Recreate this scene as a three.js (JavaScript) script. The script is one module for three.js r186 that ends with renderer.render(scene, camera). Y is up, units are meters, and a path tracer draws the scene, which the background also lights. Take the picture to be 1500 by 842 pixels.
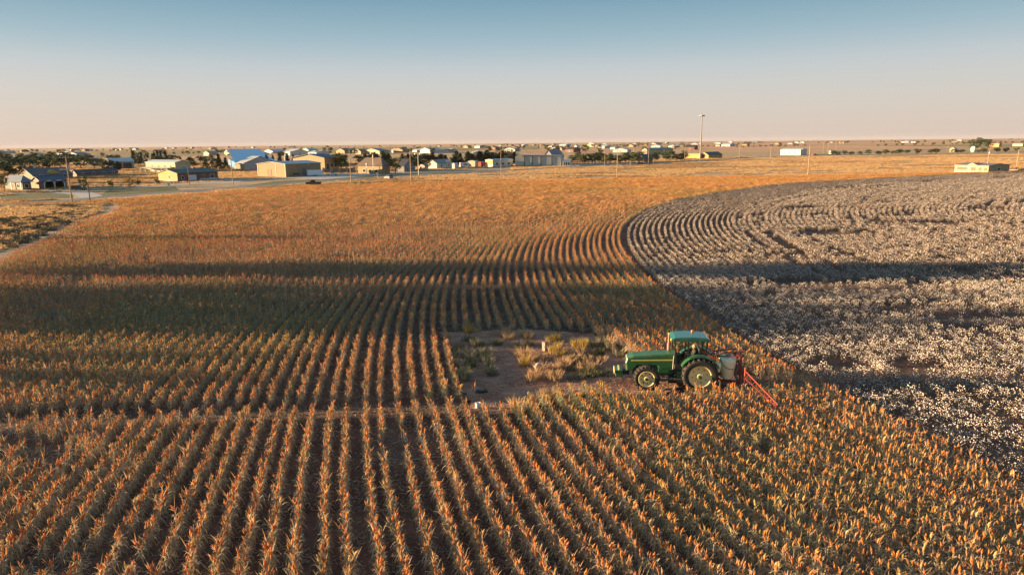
import * as THREE from 'three';
import { mergeGeometries } from 'three/addons/utils/BufferGeometryUtils.js';
import { RoundedBoxGeometry } from 'three/addons/geometries/RoundedBoxGeometry.js';
import { MarchingCubes } from 'three/addons/objects/MarchingCubes.js';

// ---------------------------------------------------------------- camera, sky, sun, exposure
const scene = new THREE.Scene();
const camera = new THREE.PerspectiveCamera(45.662185, 1500 / 842, 0.5, 40000);
camera.position.set(0, 15.500000, 0);
camera.rotation.order = 'YXZ';
camera.rotation.set(-0.209768, 0, -0.009932);
scene.add(camera);

const SUN_EL = 7.0, SUN_AZ = 3.2;                       // degrees: height; turned from straight left towards the far side
const sunDir = new THREE.Vector3(-Math.cos(SUN_EL * Math.PI / 180) * Math.cos(SUN_AZ * Math.PI / 180), Math.sin(SUN_EL * Math.PI / 180), -Math.cos(SUN_EL * Math.PI / 180) * Math.sin(SUN_AZ * Math.PI / 180));
const sun = new THREE.DirectionalLight(new THREE.Color().setRGB(1.0, 0.69, 0.36), 5);
sun.position.copy(sunDir).multiplyScalar(800).add(new THREE.Vector3(0, 0, -150));
sun.target.position.set(0, 0, -150);
sun.castShadow = true;
sun.shadow.mapSize.set(4096, 4096);
Object.assign(sun.shadow.camera, { left: -450, right: 450, top: 450, bottom: -450, near: 1, far: 2500 });
scene.add(sun, sun.target);

const renderer = new THREE.WebGLRenderer({ antialias: true });
renderer.toneMapping = THREE.LinearToneMapping;
renderer.toneMappingExposure = 3.6;
renderer.shadowMap.enabled = true;

const lin = (v) => (v <= 0.04045 ? v / 12.92 : Math.pow((v + 0.055) / 1.055, 2.4));
{
  // evening air: peach at the horizon, pale grey above it, teal blue higher up; a little warmer and brighter towards the sun
  const W = 256, Hh = 512, data = new Float32Array(W * Hh * 4);
  const stops = [[0, 216, 196, 182], [1, 217, 201, 187], [2.6, 214, 205, 194], [4.4, 206, 206, 202], [5.8, 195, 203, 206], [8, 161, 187, 199], [10.8, 128, 165, 184], [16, 123, 161, 183], [30, 121, 157, 181], [90, 118, 153, 179]];
  const at = (e) => {
    let k = 0; while (k < stops.length - 2 && e > stops[k + 1][0]) k++;
    const a = stops[k], b = stops[k + 1], t = Math.min(1, Math.max(0, (e - a[0]) / (b[0] - a[0])));
    return [1, 2, 3].map((i) => lin((a[i] + (b[i] - a[i]) * t) / 255));
  };
  for (let j = 0; j < Hh; j++) for (let i = 0; i < W; i++) {
    const el = ((j + 0.5) / Hh - 0.5) * 180, az = ((i + 0.5) / W - 0.5) * 2 * Math.PI;
    const c = at(Math.max(0, el));
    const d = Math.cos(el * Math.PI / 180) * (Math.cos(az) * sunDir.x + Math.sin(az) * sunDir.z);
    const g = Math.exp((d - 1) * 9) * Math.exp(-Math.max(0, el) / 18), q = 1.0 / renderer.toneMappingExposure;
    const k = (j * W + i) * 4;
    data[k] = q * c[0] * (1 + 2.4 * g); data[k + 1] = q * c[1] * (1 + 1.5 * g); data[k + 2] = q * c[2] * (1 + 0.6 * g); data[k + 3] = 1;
  }
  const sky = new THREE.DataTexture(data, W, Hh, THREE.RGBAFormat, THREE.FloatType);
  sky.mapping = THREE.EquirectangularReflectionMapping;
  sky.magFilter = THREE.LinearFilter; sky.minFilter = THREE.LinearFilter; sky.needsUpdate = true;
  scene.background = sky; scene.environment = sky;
}

// ---------------------------------------------------------------- helpers
let seed = 20231;
const rnd = () => { seed = (seed + 0x6d2b79f5) | 0; let t = Math.imul(seed ^ (seed >>> 15), 1 | seed); t = (t + Math.imul(t ^ (t >>> 7), 61 | t)) ^ t; return ((t ^ (t >>> 14)) >>> 0) / 4294967296; };
const rr = (a, b) => a + (b - a) * rnd();
const pick = (l) => l[Math.floor(rnd() * l.length)];
const hash = (x, y) => { let h = Math.imul(x, 374761393) + Math.imul(y, 668265263); h = Math.imul(h ^ (h >>> 13), 1274126177); return ((h ^ (h >>> 16)) >>> 0) / 4294967296; };
const sm = (t) => t * t * (3 - 2 * t);
function noise(x, y) {
  const i = Math.floor(x), j = Math.floor(y), u = sm(x - i), v = sm(y - j);
  return (hash(i, j) * (1 - u) + hash(i + 1, j) * u) * (1 - v) + (hash(i, j + 1) * (1 - u) + hash(i + 1, j + 1) * u) * v;
}
const fbm = (x, y, o = 4) => { let s = 0, a = 0.5, t = 0; for (let k = 0; k < o; k++) { s += a * noise(x + 17.3 * k, y - 9.1 * k); t += a; a *= 0.5; x *= 2.03; y *= 2.03; } return s / t; };
const tnoise = (x, y, p) => {   // value noise that repeats every p cells
  const i = Math.floor(x), j = Math.floor(y), u = sm(x - i), v = sm(y - j), w = (a) => ((a % p) + p) % p;
  return (hash(w(i), w(j)) * (1 - u) + hash(w(i + 1), w(j)) * u) * (1 - v) + (hash(w(i), w(j + 1)) * (1 - u) + hash(w(i + 1), w(j + 1)) * u) * v;
};
const tfbm = (u, v, p, o) => { let s = 0, a = 0.5, t = 0; for (let k = 0; k < o; k++) { s += a * tnoise(u * p, v * p, p); t += a; a *= 0.55; p *= 2; } return s / t; };
const clamp = (v, a = 0, b = 1) => Math.min(b, Math.max(a, v));

const used = new Map();
function numbered(name) { const k = used.get(name) || 0; used.set(name, k + 1); return k ? `${name}_${String(k).padStart(3, '0')}` : name; }
function tag(o, label, category, group, kind) {
  o.userData.label = label; if (category) o.userData.category = category; if (group) o.userData.group = group; if (kind) o.userData.kind = kind; return o;
}
function thing(name, label, category, x = 0, y = 0, z = 0, turn = 0, group) {
  const o = new THREE.Group(); o.name = numbered(name); o.position.set(x, y, z); o.rotation.y = turn; scene.add(o); return tag(o, label, category, group);
}
function part(name, geometry, material, parent) { const m = new THREE.Mesh(geometry, material); m.name = name; parent.add(m); return m; }
function structure(name, geometry, material, label) { const m = new THREE.Mesh(geometry, material); m.name = numbered(name); m.userData.kind = 'structure'; if (label) m.userData.label = label; scene.add(m); return m; }
function copyOf(o, label, group, x, y, z, turn = 0, s = 1) {
  const c = o.clone(); c.name = numbered(o.userData.base); scene.add(c); c.position.set(x, y, z); c.rotation.y = turn; c.scale.setScalar(s);
  c.userData = { label, category: o.userData.category }; if (group) c.userData.group = group; return c;
}

class Geo {                                             // flat-shaded triangles with a colour each
  constructor() { this.p = []; this.c = []; this.u = []; }
  tri(a, b, c, col) { this.p.push(...a, ...b, ...c); if (col) for (let k = 0; k < 3; k++) this.c.push(...col); this.u.push(0, 0, 1, 0, 1, 1); return this; }
  quad(a, b, c, d, col) {
    const l = (p, q) => Math.hypot(p[0] - q[0], p[1] - q[1], p[2] - q[2]), w = l(a, b), h = l(a, d);
    this.p.push(...a, ...b, ...c, ...a, ...c, ...d); if (col) for (let k = 0; k < 6; k++) this.c.push(...col);
    this.u.push(0, 0, w, 0, w, h, 0, 0, w, h, 0, h); return this;
  }
  box(x0, y0, z0, x1, y1, z1, col) {
    this.quad([x0, y0, z1], [x1, y0, z1], [x1, y1, z1], [x0, y1, z1], col); this.quad([x1, y0, z0], [x0, y0, z0], [x0, y1, z0], [x1, y1, z0], col);
    this.quad([x0, y0, z0], [x0, y0, z1], [x0, y1, z1], [x0, y1, z0], col); this.quad([x1, y0, z1], [x1, y0, z0], [x1, y1, z0], [x1, y1, z1], col);
    this.quad([x0, y1, z1], [x1, y1, z1], [x1, y1, z0], [x0, y1, z0], col); return this.quad([x0, y0, z0], [x1, y0, z0], [x1, y0, z1], [x0, y0, z1], col);
  }
  build() {
    const g = new THREE.BufferGeometry();
    g.setAttribute('position', new THREE.Float32BufferAttribute(this.p, 3));
    g.setAttribute('uv', new THREE.Float32BufferAttribute(this.u, 2));
    if (this.c.length) g.setAttribute('color', new THREE.Float32BufferAttribute(this.c, 3));
    g.computeVertexNormals(); return g;
  }
}
const box = (w, h, d, x = 0, y = 0, z = 0, r = 0) => (r ? new RoundedBoxGeometry(w, h, d, 2, r) : new THREE.BoxGeometry(w, h, d)).translate(x, y, z);
function bar(a, b, w, h = w) {                          // a straight bar of w by h between two points
  const A = new THREE.Vector3(...a), B = new THREE.Vector3(...b), L = A.distanceTo(B);
  const g = new THREE.BoxGeometry(w, h, L), q = new THREE.Quaternion().setFromUnitVectors(new THREE.Vector3(0, 0, 1), B.clone().sub(A).normalize());
  return g.applyQuaternion(q).translate((A.x + B.x) / 2, (A.y + B.y) / 2, (A.z + B.z) / 2);
}
function rod(a, b, r0, r1 = r0, n = 8) {
  const A = new THREE.Vector3(...a), B = new THREE.Vector3(...b), g = new THREE.CylinderGeometry(r1, r0, A.distanceTo(B), n);
  return g.applyQuaternion(new THREE.Quaternion().setFromUnitVectors(new THREE.Vector3(0, 1, 0), B.clone().sub(A).normalize())).translate((A.x + B.x) / 2, (A.y + B.y) / 2, (A.z + B.z) / 2);
}
const merged = (l) => mergeGeometries(l.map((g) => { const n = g.index ? g.toNonIndexed() : g; for (const k of Object.keys(n.attributes)) if (!['position', 'normal', 'uv'].includes(k)) n.deleteAttribute(k); return n; }));
const rgb = (r, g, b) => new THREE.Color().setRGB(r, g, b);
const mats = new Map();
function mat(r, g, b, roughness = 0.8, more = {}) {
  const k = JSON.stringify([r, g, b, roughness, Object.keys(more), more.metalness, more.clearcoat, more.tex]);
  if (!mats.has(k)) {
    const { tex, ...rest } = more;
    const m = new (more.clearcoat || more.transmission ? THREE.MeshPhysicalMaterial : THREE.MeshStandardMaterial)({ color: rgb(r, g, b), roughness, ...rest });
    if (tex) m.map = tex;
    mats.set(k, m);
  }
  return mats.get(k);
}
function texture(n, f, repeat, srgb = true) {           // f(u, v) -> [r, g, b] linear or one number
  const d = new Uint8Array(n * n * 4), enc = (v) => (srgb ? (v <= 0.0031308 ? 12.92 * v : 1.055 * Math.pow(v, 1 / 2.4) - 0.055) : v);
  for (let j = 0; j < n; j++) for (let i = 0; i < n; i++) {
    let c = f((i + 0.5) / n, (j + 0.5) / n); if (!Array.isArray(c)) c = [c, c, c];
    const k = (j * n + i) * 4; for (let q = 0; q < 3; q++) d[k + q] = Math.round(255 * clamp(enc(clamp(c[q])))); d[k + 3] = 255;
  }
  const t = new THREE.DataTexture(d, n, n); t.magFilter = THREE.LinearFilter; t.minFilter = THREE.LinearFilter; t.wrapS = t.wrapT = THREE.RepeatWrapping;
  if (srgb) t.colorSpace = THREE.SRGBColorSpace; t.repeat.set(1 / repeat, 1 / repeat); t.needsUpdate = true; return t;
}
const mix3 = (a, b, t) => [a[0] + (b[0] - a[0]) * t, a[1] + (b[1] - a[1]) * t, a[2] + (b[2] - a[2]) * t];

// ---------------------------------------------------------------- layout of the land
const PIV = { x: 200, z: -79 };
const cottonEdge = (phi) => {                            // radius of the cotton's edge; phi: 0 towards -x, 90 degrees towards -z
  const t = [[-90, 184.2], [45, 184.2], [51, 186.5], [69, 191.5], [81, 199], [96, 219], [120, 245]];
  let k = 0; while (k < t.length - 2 && phi > t[k + 1][0]) k++;
  return t[k][1] + (t[k + 1][1] - t[k][1]) * clamp((phi - t[k][0]) / (t[k + 1][0] - t[k][0]));
};
const phiOf = (x, z) => Math.atan2(-(z - PIV.z), -(x - PIV.x)) * 180 / Math.PI;
const radOf = (x, z) => Math.hypot(x - PIV.x, z - PIV.z);
const north = [[-107,-182.5], [-113.7,-187.7], [-98,-220], [-74,-250], [-34,-268.5], [3,-276], [43,-284], [88,-287], [129,-291], [223,-302], [330,-318]];
const track = [[-58,-40], [-65,-75], [-73.1,-96.4], [-76.6,-107], [-82.1,-121.1], [-89.5,-140], [-92,-153], [-97,-168], [-107,-182.5]];
const westAt = (z) => { if (z > -40) return -58 - (z + 40) * 0.2; for (let k = 0; k < track.length - 1; k++) if (z <= track[k][1] && z >= track[k + 1][1]) { const t = (z - track[k][1]) / (track[k + 1][1] - track[k][1]); return track[k][0] + t * (track[k + 1][0] - track[k][0]); } return -1e9; };
const northAt = (x) => { for (let k = 1; k < north.length - 1; k++) if (x >= north[k][0] && x <= north[k + 1][0]) { const t = (x - north[k][0]) / (north[k + 1][0] - north[k][0]); return north[k][1] + t * (north[k + 1][1] - north[k][1]); } return x < -113 ? -187 : -318; };
const inPoly = (x, z, P) => { let c = false; for (let i = 0, j = P.length - 1; i < P.length; j = i++) if ((P[i][1] > z) !== (P[j][1] > z) && x < (P[j][0] - P[i][0]) * (z - P[i][1]) / (P[j][1] - P[i][1]) + P[i][0]) c = !c; return c; };
const patch = [[-6.06,-54.81], [-3.92,-44.91], [-2.5,-38.11], [-1.57,-37.05], [0.33,-37.41], [1.99,-38.85], [3.76,-40.16], [6.3,-40.09], [8.78,-39.79], [10.81,-41.17], [8.57,-47.08], [6.57,-53.94], [0.54,-55.62]];
const TRAC = { x: 11.78, z: -41.5, turn: -0.115, s: 1.1 };
const gapAt = (x) => -38.55 + (x + 3.4) * -0.072;
const inView = (x, z, m = 6) => { const d = -z * 0.978 + 3.2; return d > 8 && Math.abs(x) < 0.765 * d + m; };
const pathWest = (x, z) => x > westAt(z) + 1.6;
function inSorghum(x, z) {
  if (z < northAt(x) + 1 || !pathWest(x, z)) return false;
  { const e = 0.7; if (inPoly(x + e * (fbm(x * 1.3, z * 1.3, 2) - 0.5) * 2, z + e * (fbm(x * 1.1 + 9, z * 1.1, 2) - 0.5) * 2, patch)) return false; }
  if (x < -2.5 && x > -60 && Math.abs(z - gapAt(x)) < 0.75) return false;
  if (x > 6.6 && x < 15.6 && z > -43.8 && z < -39.75) return false;
  if (x > 6.2 && x < 10.6 && z > -43 && z < -38.9 - 0.25 * Math.sin(x * 3)) return false;
  return true;
}

// ---------------------------------------------------------------- ground
const soilTex = texture(512, (u, v) => {
  const a = tfbm(u, v, 6, 6), b = tfbm(u + 0.37, v + 0.11, 48, 3), t = clamp(0.25 + 1.1 * (a - 0.4) + 0.7 * (b - 0.5));
  return mix3([0.075, 0.034, 0.024], [0.215, 0.115, 0.08], t);
}, 9);
const soilBump = texture(512, (u, v) => clamp(0.6 * tfbm(u, v, 12, 5) + 0.4 * tfbm(u + 0.2, v, 64, 2)), 5, false);
const plainTex = (() => {
  // parcels of pasture, stubble and ploughed land, 8 km across, with grain
  const parcels = [];
  for (let k = 0; k < 220; k++) { const x = Math.round(rnd() * 40) / 40, y = Math.round(rnd() * 40) / 40; parcels.push([x, y, x + pick([0.025, 0.05, 0.05, 0.1]), y + pick([0.025, 0.05, 0.1]), pick([[0.48, 0.28, 0.17], [0.38, 0.2, 0.125], [0.54, 0.35, 0.2], [0.24, 0.19, 0.1], [0.46, 0.25, 0.16], [0.3, 0.22, 0.12], [0.52, 0.3, 0.19]])]); }
  return texture(1024, (u, v) => {
    let c = [0.48, 0.29, 0.175];
    for (const p of parcels) if (u > p[0] && u < p[2] && v > p[1] && v < p[3]) c = p[4];
    const a = tfbm(u, v, 24, 5), b = hash(Math.floor(u * 1024), Math.floor(v * 1024));
    return mix3(c, [0.22, 0.165, 0.1], clamp(1.5 * (a - 0.46) + 0.25 * (b - 0.5)));
  }, 8000);
})();
const roughBump = texture(256, (u, v) => tfbm(u, v, 8, 5), 14, false);
const verge = { map: texture(512, (u, v) => { const a = tfbm(u, v, 5, 6), b = tfbm(u + 0.5, v, 40, 3); return mix3([0.28, 0.19, 0.11], [0.54, 0.38, 0.23], clamp(0.4 + 1.4 * (a - 0.5) + 0.6 * (b - 0.5))); }, 37) };

function sheet(points, y, m, name, label, step = 0) {   // a flat polygon [x, z]
  const s = new THREE.Shape(points.map(([x, z]) => new THREE.Vector2(x, -z)));
  const g = new THREE.ShapeGeometry(s).rotateX(-Math.PI / 2).translate(0, y, 0);
  const p = g.attributes.position, uv = new Float32Array(p.count * 2);
  for (let k = 0; k < p.count; k++) { uv[2 * k] = p.getX(k); uv[2 * k + 1] = p.getZ(k); }
  g.setAttribute('uv', new THREE.BufferAttribute(uv, 2));
  return structure(name, g, m, label);
}
function strip(points, width, y, m, name, label) {
  const c = new THREE.CatmullRomCurve3(points.map(([x, z]) => new THREE.Vector3(x, y, z))), n = 60, pos = [], uv = [], idx = [];
  for (let k = 0; k <= n; k++) {
    const q = c.getPointAt(k / n), t = c.getTangentAt(k / n), sx = -t.z, sz = t.x, w = typeof width === 'function' ? width(k / n) : width;
    pos.push(q.x - sx * w / 2, y, q.z - sz * w / 2, q.x + sx * w / 2, y, q.z + sz * w / 2); uv.push(pos[6 * k], pos[6 * k + 2], pos[6 * k + 3], pos[6 * k + 5]);
    if (k < n) { const a = 2 * k; idx.push(a, a + 1, a + 2, a + 1, a + 3, a + 2); }
  }
  const g = new THREE.BufferGeometry(); g.setAttribute('position', new THREE.Float32BufferAttribute(pos, 3)); g.setAttribute('uv', new THREE.Float32BufferAttribute(uv, 2)); g.setIndex(idx); g.computeVertexNormals();
  return structure(name, g, m, label);
}
{
  const g = new THREE.RingGeometry(0.01, 9000, 128, 40).rotateX(-Math.PI / 2), p = g.attributes.position, uv = new Float32Array(p.count * 2);
  for (let k = 0; k < p.count; k++) { const r = Math.hypot(p.getX(k), p.getZ(k)), f = Math.pow(r / 9000, 1.8); p.setX(k, p.getX(k) * f); p.setZ(k, p.getZ(k) * f); uv[2 * k] = p.getX(k); uv[2 * k + 1] = p.getZ(k); }
  g.setAttribute('uv', new THREE.BufferAttribute(uv, 2)); g.computeVertexNormals();
  structure('ground', g, new THREE.MeshStandardMaterial({ map: plainTex, bumpMap: roughBump, bumpScale: 2.2, roughness: 1 }), 'wide flat plain of dry pasture and ploughed fields');
}
const soilMat = new THREE.MeshStandardMaterial({ map: soilTex, bumpMap: soilBump, bumpScale: 0.05, roughness: 1 });
sheet([[330, -10], [330, -318], ...north.slice(1).reverse().slice(1), ...[...track].reverse(), [-50, -10]], 0.02, soilMat, 'field_soil', 'bare red-brown soil between the crop rows');
sheet([[-600, -60], [-60, -60], ...track.slice(1), ...north.slice(1), [330, -318], [900, -420], [900, -900], [-200, -900], [-600, -500]], 0.012, new THREE.MeshStandardMaterial({ ...verge, bumpMap: soilBump, bumpScale: 0.25, roughness: 1 }), 'dry_pasture', 'tan dry grassland beyond the field edge');

const asphalt = new THREE.MeshStandardMaterial({ map: texture(256, (u, v) => { const a = tfbm(u, v, 8, 5); return mix3([0.13, 0.115, 0.115], [0.22, 0.2, 0.2], a); }, 23), roughness: 0.75 });
const concrete = new THREE.MeshStandardMaterial({ map: texture(256, (u, v) => { const a = tfbm(u, v, 6, 5); return mix3([0.36, 0.33, 0.32], [0.55, 0.5, 0.48], a); }, 19), roughness: 0.8 });
const dirt = new THREE.MeshStandardMaterial({ map: texture(256, (u, v) => { const a = tfbm(u, v, 8, 5); return mix3([0.27, 0.17, 0.12], [0.45, 0.31, 0.23], a); }, 11), bumpMap: soilBump, bumpScale: 0.04, roughness: 1 });
const lawn = new THREE.MeshStandardMaterial({ map: texture(256, (u, v) => { const a = tfbm(u, v, 10, 5); return mix3([0.055, 0.075, 0.03], [0.17, 0.15, 0.07], clamp(1.4 * (a - 0.2))); }, 13), bumpMap: soilBump, bumpScale: 0.15, roughness: 1 });
const road = [[-185, -95], [-160, -148], [-138.85,-186.3], [-126.92,-206.44], [-114.61,-231.72], [-104.07,-250.91], [-82.32,-288.49], [-55.32,-322.9], [-17.44,-365.68], [48.52,-440.59], [127.12,-512.84], [240.31,-640.08], [352.32,-744.16], [900, -1250]];
sheet([[-644.7,-812.35], [-1865.13,-2356.78], [-1102.22,-2512.31], [-494.53,-2686.76], [97.89,-2376.82], [58.87,-1429.64], [-228.81,-1240.87], [-459.87,-1046.06]], 0.008, new THREE.MeshStandardMaterial({ map: texture(256, (u, v) => { const a = tfbm(u, v, 9, 5); return mix3([0.15, 0.12, 0.055], [0.36, 0.26, 0.14], clamp(1.5 * (a - 0.2))); }, 160), bumpMap: roughBump, bumpScale: 1.5, roughness: 1 }), 'far_field', 'olive-brown pasture behind the settlement');
strip(road, 10.5, 0.05, asphalt, 'highway', 'grey two-lane highway running past the field');
{
  // painted lines of the highway
  const c = new THREE.CatmullRomCurve3(road.map(([x, z]) => new THREE.Vector3(x, 0, z)));
  const side = (o) => { const l = []; for (let k = 0; k <= 40; k++) { const q = c.getPointAt(k / 40 * 0.8), t = c.getTangentAt(k / 40 * 0.8); l.push([q.x - t.z * o, q.z + t.x * o]); } return l; };
  const paint = mat(0.7, 0.68, 0.62, 0.7);
  strip(side(-4.3), 0.14, 0.056, paint, 'road_marking', 'white edge line on the highway'); strip(side(4.3), 0.14, 0.056, paint, 'road_marking', 'white edge line on the highway');
  strip(side(0), 0.16, 0.056, mat(0.7, 0.45, 0.08, 0.7), 'road_marking', 'yellow centre line on the highway');
}
strip([[-186.35,-238.31], [-167.74,-245.76], [-159.55,-255.4], [-144.28,-260.82], [-134.53,-278.28], [-124.56,-301.05], [-101.46,-322.51], [-78.46,-347.98], [-48.28,-381.4], [-19.41,-407.81], [21.92,-429.86]], 7, 0.046, concrete, 'frontage_road', 'pale concrete frontage road in front of the houses');
sheet([[-175,-255.8], [-164.57,-256.14], [-149.09,-243.13], [-130.05,-218.81], [-129.14,-206.71], [-143.94,-226.42], [-165.2,-241.99]], 0.042, concrete, 'driveway', 'pale concrete driveway of the garage house');
sheet([[-137.82,-300.75], [-138.16,-326.44], [-117.92,-319.57], [-114.94,-291.64], [-125.93,-283.78]], 0.042, concrete, 'driveway', 'pale concrete parking pad by the yellow house');
sheet([[-106.61,-326.62], [-96.68,-351.81], [-75.34,-366.43], [-64.86,-348.77], [-84.64,-307.53]], 0.042, concrete, 'parking_lot', 'pale concrete yard in front of the tan barn');
sheet([[2.85,-429.25], [91.64,-461.02], [131.31,-529.82], [140.57,-567.37], [44.92,-448]], 0.042, dirt, 'dirt_yard', 'bare dirt strip in front of the long grey barn');
for (const [a, l] of [[[[-153.18,-205.88], [-173.29,-233.38], [-153.37,-240.34], [-134.88,-211.27]], 'green lawn strip before the garage house'], [[[-127.17,-210.32], [-147.93,-253.69], [-131.46,-269.05], [-116.72,-241.97]], 'green lawn strip under the young roadside trees'], [[[-103.33,-258.52], [-101.45,-294.37], [-69.05,-335.51], [-58.52,-314.27], [-77.03,-290.09]], 'green median strip beside the highway']]) sheet(a, 0.03, lawn, 'lawn', l);
strip([[-40, -20], [-62, -72], [-74.44,-98.92], [-78.15,-109.33], [-83.34,-123.08], [-91.98,-144.56], [-92.93,-152.72], [-96.77,-167.03], [-102.89,-178.45], [-113.04,-186.54], [-117.94,-184.01]], (t) => 2.6 + Math.sin(t * 23) * 0.3, 0.05, dirt, 'farm_track', 'pale dirt farm track between scrub and sorghum');
strip([[-62, -34.4], [-30, -36.7], [-15, -37.7], [-3, -38.6]], 0.9, 0.05, soilMat, 'wheel_track', 'narrow dirt wheel track crossing the sorghum rows');
{
  // the bare clearing round the well: trodden, uneven earth
  const n = 70, x0 = -7.5, x1 = 15.5, z0 = -56, z1 = -36.5, pos = [], uv = [], idx = [];
  const hgt = (x, z) => 0.03 + 0.22 * Math.max(0, fbm(x * 0.35, z * 0.35, 4) - 0.42) + 0.08 * fbm(x * 1.7, z * 1.7, 3);
  for (let j = 0; j <= n; j++) for (let i = 0; i <= n; i++) { const x = x0 + (x1 - x0) * i / n, z = z0 + (z1 - z0) * j / n; pos.push(x, hgt(x, z), z); uv.push(x, z); }
  for (let j = 0; j < n; j++) for (let i = 0; i < n; i++) { const x = x0 + (x1 - x0) * (i + 0.5) / n, z = z0 + (z1 - z0) * (j + 0.5) / n; if (!inPoly(x, z, patch)) continue; const a = j * (n + 1) + i; idx.push(a, a + n + 1, a + 1, a + 1, a + n + 1, a + n + 2); }
  const g = new THREE.BufferGeometry(); g.setAttribute('position', new THREE.Float32BufferAttribute(pos, 3)); g.setAttribute('uv', new THREE.Float32BufferAttribute(uv, 2)); g.setIndex(idx); g.computeVertexNormals();
  const t = texture(512, (u, v) => { const a = tfbm(u, v, 6, 6), b = tfbm(u + 0.37, v + 0.11, 40, 3); return mix3([0.2, 0.082, 0.054], [0.46, 0.245, 0.17], clamp(0.35 + 1.3 * (a - 0.45) + 0.6 * (b - 0.5))); }, 7);
  structure('bare_clearing', g, new THREE.MeshStandardMaterial({ map: t, bumpMap: soilBump, bumpScale: 0.06, roughness: 1 }), 'bare trodden reddish earth round the well');
}

// ---------------------------------------------------------------- sorghum
function leafBlade(g, x, y, z, dir, len, w, rise, droop, col, seg = 4) {
  const dx = Math.cos(dir), dz = Math.sin(dir), tw = rr(-0.5, 0.5);
  let pa, pb;
  for (let k = 0; k <= seg; k++) {
    const t = k / seg, o = len * (t * 0.92), yy = y + rise * len * t - droop * len * t * t, ww = w * (t < 0.15 ? 0.6 + 2.6 * t : 1 - Math.pow((t - 0.15) / 0.85, 1.6)) * 0.5 + 0.001;
    const px = x + dx * o, pz = z + dz * o, sx = -dz * ww, sz = dx * ww, sy = tw * ww;
    const a = [px - sx, yy - sy, pz - sz], b = [px + sx, yy + sy, pz + sz];
    if (k) { if (k < seg) g.quad(pa, pb, b, a, col); else g.tri(pa, pb, [px, yy, pz], col); }
    pa = a; pb = b;
  }
}
function grainHead(g, x, y, z, len, rad, lean, dir, cols, sides, rings) {
  let prev;
  const prof = (t) => rad * Math.pow(Math.sin(Math.PI * Math.min(0.97, 0.1 + 0.9 * t)), 0.65) * (1.12 - 0.35 * t);
  for (let k = 0; k <= rings; k++) {
    const t = k / rings, r = k === rings ? 0.004 : prof(t), ring = [], ox = Math.cos(dir) * lean * t * t * len, oz = Math.sin(dir) * lean * t * t * len;
    for (let s = 0; s < sides; s++) { const a = (s + 0.5 * (k % 2)) / sides * 2 * Math.PI, q = r * rr(0.75, 1.25); ring.push([x + ox + Math.cos(a) * q, y + len * t + rr(-0.1, 0.1) * len / rings, z + oz + Math.sin(a) * q]); }
    if (prev) for (let s = 0; s < sides; s++) { const n = (s + 1) % sides, c = pick(cols); g.tri(prev[s], ring[s], prev[n], c); g.tri(prev[n], ring[s], ring[n], c); }
    prev = ring;
  }
}
const LEAF = [[0.54, 0.41, 0.29], [0.48, 0.38, 0.26], [0.6, 0.48, 0.36], [0.42, 0.35, 0.2], [0.64, 0.52, 0.4], [0.34, 0.3, 0.16], [0.5, 0.35, 0.23]];
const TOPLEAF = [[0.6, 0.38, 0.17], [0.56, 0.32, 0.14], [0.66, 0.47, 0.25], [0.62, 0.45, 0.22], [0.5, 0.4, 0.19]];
const HEAD = [[0.63, 0.225, 0.055], [0.57, 0.18, 0.04], [0.67, 0.29, 0.08], [0.5, 0.15, 0.035], [0.68, 0.36, 0.12]];
function sorghum(x, z, detail, bodyG, headG, big = 1) {
  const h = rr(0.62, 0.86) * big, n = detail > 1 ? 11 : detail > 0 ? 6 : 3, up = detail > 1 ? 5 : 2;
  const c0 = pick(LEAF), lx = rr(-0.06, 0.06), lz = rr(-0.08, 0.08);
  const st = [[x - 0.011, 0, z], [x + 0.011, 0, z + 0.006], [x, 0, z - 0.011]], tp = st.map((p) => [p[0] + lx, h, p[2] + lz]);
  if (detail > 0) for (let k = 0; k < 3; k++) bodyG.quad(st[k], st[(k + 1) % 3], tp[(k + 1) % 3], tp[k], c0);
  for (let k = 0; k < n; k++) {                          // lower leaves, arched and hanging
    const t = (k + rnd() * 0.6) / n, y = h * (0.28 + 0.55 * t), d = k * 2.4 + rr(-0.6, 0.6), c = rnd() < 0.6 ? c0 : pick(LEAF);
    leafBlade(bodyG, x + lx * t, y, z + lz * t, d, rr(0.2, 0.4), detail > 0 ? rr(0.018, 0.034) : 0.075, rr(0.5, 1.4), rr(0.9, 2.1), c, detail > 1 ? 5 : detail > 0 ? 3 : 2);
  }
  for (let k = 0; k < up; k++) {                         // upper leaves, stiff and rusty, with the sunlit gold of the tops painted in
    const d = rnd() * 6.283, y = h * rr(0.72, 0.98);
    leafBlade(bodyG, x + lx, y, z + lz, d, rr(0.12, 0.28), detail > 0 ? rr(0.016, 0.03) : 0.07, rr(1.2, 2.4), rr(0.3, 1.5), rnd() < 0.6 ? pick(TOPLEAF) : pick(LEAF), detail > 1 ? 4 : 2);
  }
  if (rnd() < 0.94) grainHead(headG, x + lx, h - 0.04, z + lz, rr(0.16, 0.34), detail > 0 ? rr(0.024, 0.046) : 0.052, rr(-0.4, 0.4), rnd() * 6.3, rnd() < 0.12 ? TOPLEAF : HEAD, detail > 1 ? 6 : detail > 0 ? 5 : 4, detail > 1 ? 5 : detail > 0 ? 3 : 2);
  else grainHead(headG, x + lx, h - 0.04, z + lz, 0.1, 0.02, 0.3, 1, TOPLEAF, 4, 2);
}
const cropMat = new THREE.MeshPhysicalMaterial({ vertexColors: true, roughness: 1, transmission: 0.4, thickness: 0, ior: 1.3 });
const nearVar = [], midVar = [], farVar = [], parts2 = [];
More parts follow.
